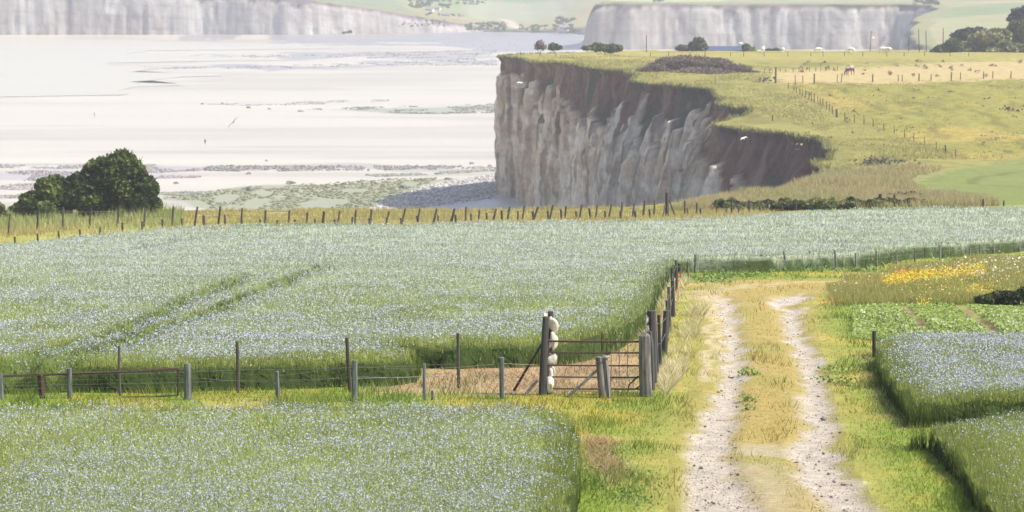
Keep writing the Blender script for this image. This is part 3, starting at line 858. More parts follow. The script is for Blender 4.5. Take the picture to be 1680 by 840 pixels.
Q_all = np.stack([idx[:-1, :-1], idx[:-1, 1:], idx[1:, 1:], idx[1:, :-1]], -1).reshape(-1, 4)
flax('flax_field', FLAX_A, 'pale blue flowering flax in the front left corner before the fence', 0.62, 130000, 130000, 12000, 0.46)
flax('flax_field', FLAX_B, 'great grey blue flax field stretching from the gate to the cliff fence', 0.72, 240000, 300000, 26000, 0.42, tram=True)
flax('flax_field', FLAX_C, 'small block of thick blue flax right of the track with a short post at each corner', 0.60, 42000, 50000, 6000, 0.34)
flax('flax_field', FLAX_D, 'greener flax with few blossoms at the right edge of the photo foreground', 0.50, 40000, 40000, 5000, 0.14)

# ------------------------------------------------------------------ grasses and herbs
class Soup:
    def __init__(s): s.V = []; s.F = []; s.C = []; s.n = 0
    def add(s, r):
        v, f, c = r
        if f.shape[1] == 3: f = np.concatenate([f, f[:, :1]], 1); tri = True
        s.V.append(v); s.F.append(f + s.n); s.C.append(c); s.n += len(v)
    def build(s, name, mat, parent=None, **k):
        V = np.concatenate(s.V); F_ = np.concatenate(s.F); C = np.concatenate(s.C)
        q = F_[:, 0] != F_[:, 3]
        if q.all() or (~q).all():
            return raw_mesh(name, V, F_ if q.all() else F_[:, :3], mat, C, parent=parent, **k)
        t = F_[q]                                   # split quads so one face size is left
        tri = np.concatenate([F_[~q][:, :3], t[:, [0, 1, 2]], t[:, [0, 2, 3]]])
        return raw_mesh(name, V, tri, mat, C, parent=parent, **k)

ALLFLAX = [FLAX_A, FLAX_B, FLAX_C, FLAX_D]
def outside_flax(x, y, m=0.0):
    k = np.ones(len(x), bool)
    for p in ALLFLAX: k &= poly_sd(x, y, p) > m
    return k

def cand(n, y0, y1, a0=-0.215, a1=0.215):
    a = RNG.uniform(a0, a1, n); b = RNG.uniform(1 / y1, 1 / y0, n); y = 1 / b
    return a * y, y

# turf of the near verges
x, y = cand(330000, 34, 140)
k = outside_flax(x, y, -0.1); x, y = x[k], y[k]
k = (poly_sd(x, y, MEADOW) > 0) & (poly_sd(x, y, VEG) > 0); x, y = x[k], y[k]
rut = np.minimum(np.minimum(poly_sd(x, y, RUT_L), poly_sd(x, y, RUT_R)), poly_sd(x, y, RUT_X))
rut = np.minimum(rut, poly_sd(x, y, RUT_M) + 0.3)
rut = np.minimum(rut, poly_sd(x, y, PATH3) + 0.12)
bare = poly_sd(x, y, BARE)
tz = poly_sd(x, y, TRACK_ZONE)
dens = sstep(-0.05, 0.5, rut + (fbm(x * 2, y, 33, 3) - .5) * 0.7) * (0.25 + 0.75 * sstep(-0.3, 0.6, bare)) * (0.45 + 0.55 * sstep(-0.2, 1.0, tz)) * (0.4 + 0.9 * fbm(x * 0.8, y * 0.4, 34, 3))
k = RNG.random(len(x)) < dens; x, y, tz = x[k], y[k], tz[k]
gc = ground_col(x, y) * RNG.uniform(0.75, 1.35, (len(x), 1)) * c3(0.97, 1.06, 0.9)
n_ = fbm(x * 0.9, y * 0.5, 35, 4)
hh = (0.035 + 0.05 * sstep(0, 1.5, tz) + 0.12 * sstep(0.52, 0.7, n_)) * RNG.uniform(0.6, 1.5, len(x))
lush = sstep(0.55, 0.7, n_)[:, None] * (sstep(-.3, .6, tz))[:, None]
gc = gc * (1 - 0.5 * lush) + c3(0.14, 0.21, 0.045) * 0.5 * lush
sp_ = Soup(); sp_.add(blades(np.stack([x, y, H(x, y) - 0.01], 1), hh, np.maximum(0.008, 0.00036 * y), 0.5, gc))
tag(sp_.build('verge_grass', M_GRASS), 'short sunlit grass on the verges and between the wheel ruts', kind='stuff')


def grass_patch(name, polys, n, h0, h1, cols, label, y0=34, y1=700, tip=None, dens=None, wk=0.00036, lean=0.35, m=0.0, mat=None, noise=(0.3, 0.15)):
    sp = Soup(); tot = 0
    for poly in polys:
        x, y, s = scatter(poly, n // len(polys), ymin=y0, ymax=y1)
        if len(x) == 0: continue
        k = outside_flax(x, y, -0.05) & (poly_sd(x, y, LAND_POLY) < -0.2)
        if dens is not None: k &= RNG.random(len(x)) < dens(x, y)
        x, y = x[k], y[k]
        nn = fbm(x * noise[0], y * noise[1], 44, 4)
        h = (h0 + (h1 - h0) * sstep(0.3, 0.7, nn)) * RNG.uniform(0.55, 1.3, len(x))
        r = RNG.random((len(x), 1)); t2 = sstep(0.35, 0.65, fbm(x * 0.15, y * 0.08, 46, 3))[:, None]
        r = np.clip(r * 0.6 + t2 * 0.4, 0, 1)
        c = np.array(cols[0]) * (1 - r) + np.array(cols[1]) * r
        c = c * RNG.uniform(0.7, 1.3, (len(x), 1))
        sp.add(blades(np.stack([x, y, H(x, y) - 0.02], 1), h, np.maximum(0.010, wk * y) * RNG.uniform(.6, 1.3, len(x)), lean, c, tipcol=(c * 1.15 if tip is None else c * 0.4 + np.array(tip) * 0.6)))
    return tag(sp.build(name, mat or M_GRASS), label, kind='stuff')

EDGE_W = GP([(-300, 440), (0, 384), (120, 378), (300, 376), (300, 345), (0, 345), (-300, 350)])
grass_patch('coastal_grass', [STRIP], 90000, 0.12, 0.42, ((0.30, 0.32, 0.08), (0.44, 0.37, 0.15)), 'tall golden grass along the cliff edge behind the leaning stakes', y0=150, y1=240,
            dens=lambda x, y: np.where(poly_sd(x, y, LOWPAST) < 0, 0.12, 1.0) * (0.25 + 0.75 * (y > 165)), tip=(0.50, 0.38, 0.17))
grass_patch('rough_herbage', [EDGE_W], 26000, 0.3, 1.0, ((0.21, 0.26, 0.07), (0.40, 0.40, 0.17)), 'rough green weeds in front of the dark bushes on the left', y0=180, y1=232, dens=lambda x, y: 0.2 + 0.8 * sstep(198, 212, y))
SCRUB = GP([(1090, 348), (1250, 345), (1560, 343), (1640, 338), (1560, 322), (1500, 306), (1478, 300), (1560, 272), (1700, 255), (1500, 262), (1350, 284), (1240, 312), (1120, 342)])
grass_patch('dead_grass', [BARE2, BARE, BARE], 4200, 0.04, 0.16, ((0.16, 0.10, 0.055), (0.40, 0.27, 0.16)), 'dead brown grass and litter lying on the bare patches', y0=36, y1=90, lean=1.6, noise=(1.5, 1.0))
grass_patch('pasture_grass', [PAST], 22000, 0.04, 0.16, ((0.20, 0.21, 0.045), (0.33, 0.27, 0.07)), 'short tufted grass of the sunlit pasture', y0=280, y1=640, noise=(0.2, 0.06))
grass_patch('straw_grass', [BARE3, GP([(1085, 600), (1110, 560), (1135, 500), (1160, 500), (1140, 560), (1120, 620), (1090, 650)])], 9000, 0.10, 0.38, ((0.38, 0.35, 0.15), (0.58, 0.50, 0.32)), 'pale straw coloured grass along the foot of the track fence', y0=50, y1=125, lean=0.8, noise=(0.8, 0.5), dens=lambda x, y: 0.2 + 0.9 * (fbm(x * 1.1, y * 0.6, 61, 3) > 0.5))
def in_land(x, y): return poly_sd(x, y, LAND_POLY) < -0.3
grass_patch('scrub_grass', [SCRUB], 60000, 0.25, 0.8, ((0.26, 0.30, 0.08), (0.40, 0.32, 0.15)), 'brownish tall grass and weeds on the slope above the fence on the right', y0=215, y1=345, tip=(0.46, 0.36, 0.22), noise=(0.15, 0.06))
TOPS = GP([(1140, 340), (1330, 290), (1356, 282), (1500, 262), (1700, 256), (1590, 262), (1470, 222), (1330, 160), (1262, 134), (1270, 112), (1000, 86), (820, 86), (820, 100), (1040, 125), (1100, 150), (1200, 170), (1350, 220), (1350, 262), (1300, 290)])
grass_patch('cliff_top_grass', [TOPS], 34000, 0.08, 0.35, ((0.27, 0.27, 0.08), (0.40, 0.34, 0.13)), 'olive and straw coloured grass fringing the top of the far chalk cliff', y0=330, y1=660, noise=(0.10, 0.05))
# turf hanging over the broken edge
e, ue = resample(NEAR_COAST[sel], 0.12)
e = e[(e[:, 1] > 330) & (e[:, 1] < 700)]
e = e + RNG.normal(size=e.shape) * 0.25
zc = H(e[:, 0], e[:, 1])
c_ = c3(0.22, 0.215, 0.07) * RNG.uniform(0.6, 1.5, (len(e), 1))
sp_ = Soup(); sp_.add(blades(np.stack([e[:, 0], e[:, 1], zc - 0.1], 1), RNG.uniform(0.2, 0.9, len(e)) * (0.4 + fbm(e[:, 0] * .2, e[:, 1] * .2, 3, 3)), np.full(len(e), 0.28), 0.6, c_))
sp_.add(blades(np.stack([e[:, 0], e[:, 1], zc + 0.05], 1), -RNG.uniform(0.3, 1.6, len(e)) * fbm(e[:, 0] * .15, e[:, 1] * .1, 4, 3), np.full(len(e), 0.30), 0.25, c_ * 0.8))
tag(sp_.build('edge_turf', M_GRASS), 'ragged turf hanging over the broken rim of the far cliff', kind='stuff')

def put_dots(sp, poly, n, h, r, col, dens=None, y0=34, y1=700, upb=0.5):
    x, y, s = scatter(poly, n, ymin=y0, ymax=y1)
    if dens is not None:
        k = RNG.random(len(x)) < dens(x, y); x, y = x[k], y[k]
    z = H(x, y) + h * RNG.uniform(0.6, 1.15, len(x))
    c = np.array(col) * RNG.uniform(0.75, 1.2, (len(x), 1))
    sp.add(discs(np.stack([x, y, z], 1), np.maximum(0.02, r * y) * RNG.uniform(0.6, 1.4, len(x)), c, upb=upb))

# wild meadow on the right
grass_patch('meadow_grass', [MEADOW], 80000, 0.05, 0.34, ((0.22, 0.27, 0.05), (0.36, 0.33, 0.10)), 'wild meadow grass behind the vegetable rows', tip=(0.42, 0.35, 0.15), noise=(0.5, 0.2))
sp_ = Soup()
YP = GP([(1440, 458), (1480, 444), (1560, 436), (1610, 431), (1620, 444), (1560, 450), (1500, 458), (1460, 463)], 0.4)
put_dots(sp_, YP, 3300, 0.42, 0.00024, (0.72, 0.52, 0.06), upb=0.3, dens=lambda x, y: 0.45 + 0.7 * sstep(0.42, 0.6, fbm(x * 1.3, y * 0.6, 64, 3)))
put_dots(sp_, GP([(1470, 470), (1540, 462), (1680, 440), (1680, 470), (1600, 480), (1500, 496)], 0.3), 700, 0.40, 0.00026, (0.62, 0.45, 0.05), dens=lambda x, y: fbm(x * .5, y * .2, 66, 3) ** 2)
put_dots(sp_, GP([(1575, 478), (1600, 468), (1640, 470), (1610, 484)], 0.3), 120, 0.4, 0.00028, (0.72, 0.46, 0.04))
put_dots(sp_, GP([(1500, 492), (1528, 486), (1530, 500), (1505, 503)], 0.3), 60, 0.35, 0.00028, (0.68, 0.52, 0.05))
tag(sp_.build('yellow_flowers', M_PETAL), 'drift of golden yellow flowers in the meadow', kind='stuff')
sp_ = Soup()
put_dots(sp_, GP([(1465, 440), (1490, 436), (1492, 446), (1468, 448)], 0.5), 26, 0.45, 0.0003, (0.72, 0.08, 0.02))
put_dots(sp_, GP([(1340, 490), (1372, 482), (1378, 494), (1350, 498)], 0.3), 22, 0.3, 0.0003, (0.75, 0.13, 0.03))
put_dots(sp_, YP, 60, 0.46, 0.00028, (0.75, 0.13, 0.02))
put_dots(sp_, GP([(1110, 430), (1116, 420), (1120, 480), (1112, 480)], 0.3), 5, 0.3, 0.0005, (0.75, 0.1, 0.02))
tag(sp_.build('poppies', M_PETAL), 'scattered orange red poppies in the meadow and by the track bend', kind='stuff')
sp_ = Soup()
put_dots(sp_, GP([(1500, 440), (1800, 400), (1800, 430), (1560, 465)], 0.4), 900, 0.55, 0.00036, (0.60, 0.56, 0.42), dens=lambda x, y: fbm(x * .6, y * .2, 67, 3) ** 1.5)
put_dots(sp_, MEADOW, 1300, 0.5, 0.0003, (0.55, 0.48, 0.34), dens=lambda x, y: fbm(x * .6, y * .2, 68, 3) ** 2)
tag(sp_.build('seed_heads', M_PETAL), 'pale seed heads standing in the meadow', kind='stuff')

# vegetable rows: leafy plants
x, y, s = scatter(VEG, 60000)
fd = np.minimum(line_d(x, y, FURROWS[0]), line_d(x, y, FURROWS[1]))
k = (outside_flax(x, y, 0.1)) & (fd > 0.22) & (RNG.random(len(x)) < 0.35 + 0.9 * fbm(x * 0.9, y * 0.4, 70, 3)); x, y = x[k], y[k]
big = sstep(0.52, 0.66, fbm(x * 0.35, y * 0.12, 71, 3))
hgt = (0.05 + 0.22 * big) * RNG.uniform(0.3, 1.1, len(x))
r = RNG.random((len(x), 1))
cc = c3(0.17, 0.24, 0.04) * (1 - r) + c3(0.30, 0.36, 0.09) * r
wh = (RNG.random(len(x)) < 0.03 + 0.10 * big)[:, None]
cc = np.where(wh, c3(0.42, 0.46, 0.36), cc)
sp_ = Soup(); sp_.add(discs(np.stack([x, y, H(x, y) + hgt], 1), 0.00045 * y * RNG.uniform(0.6, 1.4, len(x)), cc, upb=0.8))
tag(sp_.build('vegetable_crop', M_LEAF), 'leafy green vegetable crop in rows beside the blue flax', kind='stuff')

# dark weeds and leafy herbs by the track
sp_ = Soup()
def herb(px, py, w, n, h=0.15, col=(0.13, 0.19, 0.04)):
    c = G(px, py)
    x = c[0] + RNG.normal(size=n) * w; y = c[1] + RNG.normal(size=n) * w * 1.3
    cc = np.array(col) * RNG.uniform(0.5, 1.6, (n, 1))
    sp_.add(discs(np.stack([x, y, H(x, y) + h * RNG.random(n)], 1), 0.0005 * y * RNG.uniform(.5, 1.4, n), cc, upb=0.6))
for a in ((1035, 825, .25, 160), (1030, 818, .2, 120), (1062, 806, .18, 90), (1038, 784, .1, 50), (1068, 790, .08, 40), (962, 775, .2, 90), (965, 800, .15, 60), (1232, 615, .16, 120), (1226, 658, .10, 70), (1228, 672, .1, 50), (1375, 628, .25, 120),
          (1388, 632, .18, 80), (1370, 612, .25, 80), (1475, 736, .12, 60), (1005, 745, .15, 30), (1135, 445, .3, 60), (1155, 458, .5, 120), (1170, 462, .5, 140), (1190, 455, .6, 160), (1215, 452, .5, 160), (1248, 446, .5, 120), (1300, 440, .6, 160),
          (1180, 448, .5, 120), (1330, 445, .6, 120), (1375, 445, .6, 120), (1405, 445, .5, 160), (1415, 446, .4, 140), (1425, 435, .5, 120), (1350, 440, .6, 120), (1230, 440, .6, 100), (1480, 490, .4, 120), (1565, 492, .5, 160), (1516, 496, .35, 300)):
    herb(*a)
for a in ((1440, 270, 1.2, 90), (1432, 272, 1.0, 80), (1470, 272, 1.2, 80), (1252, 135, 1.0, 40), (1436, 265, 0.8, 50), (1663, 182, 1.4, 40), (1100, 232, 1, 1)):
    herb(a[0], a[1], a[2], a[3], 0.7, (0.06, 0.065, 0.03))
for i in range(34):
    herb(random.uniform(1300, 1680), random.uniform(100, 128), 0.25, 7, 0.5, (0.24, 0.20, 0.11))
for i in range(60):
    herb(random.uniform(1300, 1680), random.uniform(145, 250), 0.5, 5, 0.10, (0.17, 0.17, 0.05))
tag(sp_.build('weeds', M_LEAF), 'clumps of dark green weeds beside the track and along the fences', kind='stuff')

# gravel and loose flints in the ruts
def stones(x, y, r, col, z=None, flat=0.6):
    n = len(x)
    base = np.array([[1, 0, 0], [0, 1, 0], [-1, 0, 0], [0, -1, 0], [0, 0, 1], [0, 0, -1]], float)
    V = base[None] * (r[:, None, None]) * RNG.uniform(0.6, 1.3, (n, 6, 1)); V[:, :, 2] *= flat
    an = RNG.random(n) * 6.28; ca, sa = np.cos(an), np.sin(an)
    X = V[:, :, 0] * ca[:, None] - V[:, :, 1] * sa[:, None]; Y = V[:, :, 0] * sa[:, None] + V[:, :, 1] * ca[:, None]
    V = np.stack([X + x[:, None], Y + y[:, None], V[:, :, 2] + (H(x, y) if z is None else z)[:, None]], 2).reshape(-1, 3)
    Fb = np.array([[0, 1, 4], [1, 2, 4], [2, 3, 4], [3, 0, 4], [1, 0, 5], [2, 1, 5], [3, 2, 5], [0, 3, 5]])
    Fc = (Fb[None] + (np.arange(n) * 6)[:, None, None]).reshape(-1, 3)
    return V, Fc, np.repeat(col, 6, 0)
sp_ = Soup()
for pl, n in ((RUT_L, 2800), (RUT_R, 2200), (RUT_M, 500), (RUT_X, 300)):
    x, y, s = scatter(pl, n, sdmax=0.12)
    c = c3(0.38, 0.33, 0.275) * RNG.uniform(0.6, 1.15, (len(x), 1))
    sp_.add(stones(x, y, RNG.uniform(0.006, 0.016, len(x)) * (0.5 + RNG.random(len(x))) * np.maximum(1, y / 60), c, z=H(x, y) - 0.06 * (1 - sstep(-.2, .25, s))))
for pl, n in ((RUT_L, 70), (RUT_R, 60)):
    x, y, s = scatter(pl, n, sdmax=0.15)
    sp_.add(stones(x, y, RNG.uniform(0.022, 0.048, len(x)), c3(0.20, 0.165, 0.13) * RNG.uniform(0.6, 1.8, (len(x), 1)), z=H(x, y) - 0.05 * (1 - sstep(-.2, .25, s))))
tag(sp_.build('gravel', M_ROCK), 'pale chalk gravel and small flints lying in the wheel ruts', kind='stuff')

def rock_mesh(name, loc, size, mat, seed, sub=2):
    bm = bmesh.new(); bmesh.ops.create_icosphere(bm, subdivisions=sub, radius=1.0)
    rnd = np.random.default_rng(seed)
    for v in bm.verts:
        k = 0.55 + 0.8 * float(vnoise(v.co.x * 1.7 + seed, v.co.y * 1.7 + v.co.z * 1.3, seed % 7))
        v.co = Vector((v.co.x * size[0] * k, v.co.y * size[1] * k, v.co.z * size[2] * k))
    me = bpy.data.meshes.new(name); bm.to_mesh(me); bm.free(); me.materials.append(mat)
    o = bpy.data.objects.new(name, me); COL.objects.link(o); o.location = loc
    return o
for i, (px, py, w, lab) in enumerate(((1150, 763, 9, 'brownish clod lying in the left wheel rut near the foreground'), (1307, 755, 8, 'dark stone beside the pale crossing patch between the ruts'), (1196, 704, 6, 'small dark stone at the inner edge of the left rut'),
        (1352, 684, 12, 'broad brown clod in the right wheel rut'), (1394, 765, 6, 'dark stone on the grass just right of the right rut'), (1344, 753, 6, 'small dark stone in the middle of the right rut'),
        (1450, 817, 8, 'dark stone on the grass at the foot of the bank'), (1386, 791, 6, 'dark stone at the outer edge of the right rut near the bottom'), (1198, 549, 6, 'small flint in the left rut towards the bend'), (1172, 655, 5, 'tiny dark stone high in the left rut'))):
    p = G(px, py); s_ = w * p[1] / F * 0.5
    tag(rock_mesh('stone', (p[0], p[1], p[2] + s_ * 0.2 - 0.05), (s_, s_ * 0.8, s_ * 0.5), M_STONE, i + 3), lab, 'stone', 'loose stones on the farm track')
for px, py, w, lab in ((1508, 699, 12, 'smooth white stone beside the short post in the flax'), (1420, 588, 9, 'grey stone at the corner of the blue flax block')):
    p = G(px, py); s_ = w * p[1] / F * 0.5
    tag(rock_mesh('stone', (p[0], p[1], p[2] + s_ * 0.3), (s_, s_, s_ * 0.6), M_PSTONE if w == 12 else M_STONE, 40 + w), lab, 'stone')

# ------------------------------------------------------------------ reef rocks on the shore
sp_ = Soup()
def beach_zz(x, y): return np.full(len(x), 0.15)
for pl, cc, st_, dn in REEFS:
    P_ = np.array(pl); n = int(5200 * dn)
    x, y, s = scatter(pl, n, ymin=560)
    if len(x) == 0: continue
    k = (fbm(x * 0.12, y * 0.05, 55, 4) > 0.46) & (np.abs(x / y) < 0.2); x, y = x[k], y[k]
    c = np.array(cc) * 0.75 * RNG.uniform(0.5, 1.4, (len(x), 1))
    sp_.add(stones(x, y, (0.18 + 0.6 * RNG.random(len(x)) ** 4), c, z=np.full(len(x), 0.16), flat=0.45))
# pebbles and boulders under the cliff
P_ = ZP([(600, 345), (640, 325), (700, 305), (815, 285), (815, 345)])
x, y, s = scatter(P_, 6000, ymin=560)
c = c3(0.42, 0.40, 0.38) * RNG.uniform(0.4, 1.35, (len(x), 1))
zz_, lp_, lf_ = beach_z(x, y)
k = lp_ > 0.5
sp_.add(stones(x[k], y[k], (0.2 + 0.6 * RNG.random(k.sum()) ** 3), c[k], z=zz_[k], flat=0.5))
tag(sp_.build('reef_rocks', M_ROCK), 'seaweed covered reef rocks and pebbles scattered on the sand', kind='stuff')
M_BOULD = flat_mat('boulder', (0.16, 0.17, 0.17), 0.8, 0.3, 0.8)
for i, (px, py, w, h) in enumerate(((410, 312, 10, 9), (477, 301, 17, 7), (289, 301, 9, 4), (305, 318, 14, 5), (407, 285, 10, 4), (484, 323, 12, 5), (545, 315, 7, 4), (591, 299, 8, 4), (664, 308, 16, 6), (774, 269, 8, 5), (340, 279, 6, 5),
                                  (408, 177, 8, 4), (441, 179, 7, 3), (493, 183, 12, 3), (332, 171, 6, 3), (365, 171, 5, 4), (633, 279, 7, 6), (605, 280, 6, 5), (710, 309, 12, 5), (736, 294, 14, 4), (437, 264, 5, 3), (348, 341, 10, 5))):
    p = Z0(px, py, 0.2); s_ = w * p[1] / F * 0.5; hz = h * p[1] / F * 0.8
    tag(rock_mesh('boulder', (p[0], p[1], 0.2), (s_, s_, hz), M_BOULD, i + 80),
        {0: 'bluish pointed boulder at the near edge of the green reef', 1: 'long low dark boulder on the pale sand above the green reef'}.get(i, 'dark boulder lying on the low tide flats'), 'boulder', 'boulders on the low tide flats' if i > 1 else None)

# ------------------------------------------------------------------ shrubs and trees
def shrub(name, label, lobes, Y, n, cols, leaf=0.00055, group=None, base=None, cat='shrub', trunk=True, gap=0.2, stretch=1.0):
    """lobes in photograph pixels at distance Y: (cx, cy, rx, ry, dy)"""
    k = Y / F
    px = np.mean([l[0] for l in lobes]) if base is None else base[0]
    by_ = max(l[1] + l[3] for l in lobes) if base is None else base[1]
    b = atY(px, by_, Y); gzz = float(H(b[0], Y))
    gzz = min(gzz, b[2] + 0.6) if gzz > b[2] - 3 else b[2]
    root = empty(name, (b[0], Y, gzz), label, cat, group)
    area = sum(l[2] * l[3] for l in lobes)
    sp = Soup(); tb = MB()
    for l in lobes:
        c = atY(l[0], l[1], Y); c[1] += (l[4] if len(l) > 4 else 0)
        m = max(30, int(n * l[2] * l[3] / area))
        d = RNG.normal(size=(m, 3)); d /= np.linalg.norm(d, axis=1)[:, None]
        bump = 0.55 + 0.35 * fbm(d[:, 0] * 7 + l[0], d[:, 2] * 7 + d[:, 1] * 5, 9, 2) + 0.55 * fbm(d[:, 0] * 2.3 + l[0], d[:, 2] * 2.3 + d[:, 1] * 1.7 + l[1], 7, 3) 
        rr = (1 - gap * 2.5 * RNG.random(m) ** 2) * bump
        P = c[None] + d * rr[:, None] * np.array([l[2] * k, max(l[2], l[3]) * k * 0.9, l[3] * k])
        cl = fbm(P[:, 0] * 1.1 / (Y / 215), P[:, 2] * 1.1 / (Y / 215) + P[:, 1] * 0.8, 8, 3)
        t = np.clip(sstep(0.42, 0.68, cl)[:, None] * 0.9 + RNG.random((m, 1)) * 0.25, 0, 1)
        col = np.array(cols[0]) * (1 - t) + np.array(cols[1]) * t
        col = col * RNG.uniform(0.7, 1.3, (m, 1))
        sp.add(discs(P, leaf * Y * RNG.uniform(0.5, 1.5, m), col, upb=0.1))
        # twigs poking out
        mt = m // 60
        P2 = c[None] + d[:mt] * np.array([l[2] * k, l[2] * k * .9, l[3] * k]) * 0.95
        P2[:, 2] = np.maximum(P2[:, 2], c[2])
        sp.add(blades(P2, np.full(mt, 0.28 * l[3] * k), np.full(mt, 0.0005 * Y), 0.5, np.tile(np.array(cols[0]) * 1.3, (mt, 1))))
        if trunk:
            q = Vector((b[0] + (c[0] - b[0]) * 0.06, Y, gzz - 0.2))
            r0 = 0.05 * l[2] * k
            tb.tube([q, q.lerp(Vector(c), 0.5) + Vector((random.uniform(-.1, .1), 0, 0)), Vector(c) + Vector((0, 0, l[3] * k * 0.3))], [r0, r0 * 0.7, r0 * 0.25], 6)
    sp.build('crown', M_LEAF, root, origin=tuple(root.location))
    if trunk: tb.build('trunk', M_BARK, root, origin=root.location)
    return root

DK = (0.026, 0.042, 0.011); LT = (0.15, 0.185, 0.04)
shrub('wind_shaped_bush', 'largest dark green bush, tall and rounded, beside the fence on the left', [(150, 318, 38, 34, 0), (178, 300, 46, 40, .5), (203, 282, 34, 34, 0), (215, 310, 38, 36, -.5), (128, 302, 20, 20, 0), (160, 285, 26, 24, .4), (228, 290, 14, 22, 0), (190, 268, 14, 14, 0)], 217, 42000, (DK, LT))
shrub('wind_shaped_bush', 'dark bush sloping down to the left of the largest bush', [(88, 318, 24, 28, 0), (62, 332, 28, 18, 0), (100, 332, 20, 22, 0), (38, 342, 20, 9, 0), (78, 306, 18, 14, 0)], 217, 15000, (DK, LT), gap=0.2)
shrub('wind_shaped_bush', 'smaller lighter bush hugging the right side of the largest bush', [(246, 312, 14, 16, 0), (240, 332, 20, 18, 0), (254, 338, 12, 12, 0)], 215, 8000, ((0.05, 0.075, 0.02), (0.14, 0.17, 0.045)))
shrub('leafy_shrub', 'small fresh green shrub in front of the sloping dark bush', [(76, 343, 14, 12, 0), (84, 348, 12, 8, 0), (68, 350, 9, 8, 0)], 210, 2600, ((0.09, 0.12, 0.03), (0.20, 0.24, 0.08)))
shrub('leafy_shrub', 'fragment of a pale green shrub at the left edge of the photo', [(-2, 342, 9, 9, 0), (4, 352, 8, 6, 0)], 214, 900, ((0.13, 0.15, 0.05), (0.24, 0.26, 0.10)))
# on the far headland
FDK = (0.06, 0.085, 0.03); FLT = (0.19, 0.23, 0.08)
shrub('bare_bush', 'reddish leafless bush, leftmost on the far cliff top', [(886, 73, 8, 7, 0), (882, 77, 7, 5, 0), (891, 77, 6, 5, 0)], 664, 420, ((0.16, 0.12, 0.11), (0.20, 0.16, 0.14)), leaf=0.0003)
shrub('leafy_shrub', 'small green shrub right of the reddish leafless bush', [(908, 77, 9, 5, 0), (916, 78, 6, 3, 0)], 666, 500, (FDK, FLT))
shrub('leafy_shrub', 'long dark green shrub on the rim of the far cliff left of the thin pole', [(980, 77, 10, 6, 0), (1000, 79, 14, 6, 0), (1012, 79, 9, 5, 0), (965, 79, 10, 3, 0)], 668, 1400, (FDK, FLT))
shrub('round_tree', 'round grey green tree at the left end of the blue shed', [(1146, 72, 11, 10, 0), (1138, 76, 9, 7, 0), (1120, 79, 10, 5, 0), (1152, 78, 10, 6, 0)], 706, 1500, ((0.06, 0.075, 0.05), (0.11, 0.13, 0.075)), cat='tree')
shrub('leafy_shrub', 'dark shrub at the right end of the blue shed', [(1225, 79, 7, 6, 0), (1232, 82, 8, 4, 0)], 706, 600, (FDK, FLT))
shrub('leafy_shrub', 'low dark shrub between the two pale cattle seen end on', [(1272, 83, 8, 3, 0), (1262, 84, 6, 3, 0)], 703, 300, (FDK, FLT))
shrub('gorse_thicket', 'low purple brown thicket mounded behind the notch of the cliff', [(1075, 118, 28, 12, 0), (1105, 110, 36, 16, 3), (1140, 108, 38, 16, 4), (1175, 111, 36, 14, 2), (1205, 117, 30, 11, 0), (1228, 122, 18, 7, 0), (1060, 124, 22, 8, 0), (1040, 128, 14, 6, 0), (1150, 120, 60, 10, -3)],
      568, 60000, ((0.115, 0.085, 0.072), (0.23, 0.175, 0.13)), leaf=0.00022, trunk=False, cat='thicket')
shrub('dark_pine', 'flat topped dark pine rising over the left of the shrub bank', [(1590, 56, 26, 9, 0), (1575, 60, 16, 7, 0), (1605, 53, 14, 7, 0), (1600, 62, 14, 6, 0)], 722, 2400, ((0.030, 0.042, 0.026), (0.065, 0.08, 0.045)), cat='tree', base=(1592, 88))
shrub('dark_pine', 'dark pine at the very top right corner of the headland', [(1672, 27, 18, 11, 0), (1685, 22, 18, 12, 0), (1665, 32, 12, 6, 0)], 735, 1600, ((0.030, 0.042, 0.026), (0.065, 0.08, 0.045)), cat='tree', base=(1680, 86))
shrub('leafy_shrub', 'bushy green shrub lowest and leftmost of the bank right of the poles', [(1548, 82, 14, 9, 0), (1565, 74, 15, 11, 0), (1535, 86, 10, 5, 0), (1575, 82, 14, 9, 0)], 700, 2600, (FDK, FLT))
shrub('broad_tree', 'broad olive green tree in the middle of the shrub bank', [(1620, 66, 26, 17, 0), (1640, 60, 22, 14, 2), (1600, 76, 22, 13, 0), (1625, 80, 26, 12, 0)], 712, 4200, ((0.12, 0.13, 0.055), (0.25, 0.24, 0.10)), cat='tree', base=(1620, 90))
shrub('broad_tree', 'tall dark green tree under the corner pine at the right edge', [(1672, 50, 20, 16, 0), (1685, 62, 20, 18, 0), (1660, 62, 14, 12, 0)], 718, 3600, ((0.05, 0.07, 0.03), (0.15, 0.17, 0.06)), cat='tree', base=(1680, 88))
shrub('leafy_shrub', 'pale green shrub at the foot of the right edge trees', [(1660, 80, 22, 9, 0), (1680, 82, 16, 9, 0), (1640, 85, 18, 7, 0), (1650, 76, 12, 8, 0)], 698, 2600, ((0.13, 0.15, 0.06), (0.28, 0.28, 0.13)))
shrub('dark_bush', 'dark low bush at the right edge of the meadow above the vegetable rows', [(1660, 488, 34, 10, 0), (1625, 492, 24, 8, 0), (1690, 482, 24, 14, 0), (1680, 495, 40, 7, -.3)], 93, 9000, ((0.022, 0.032, 0.012), (0.085, 0.10, 0.03)), trunk=False)
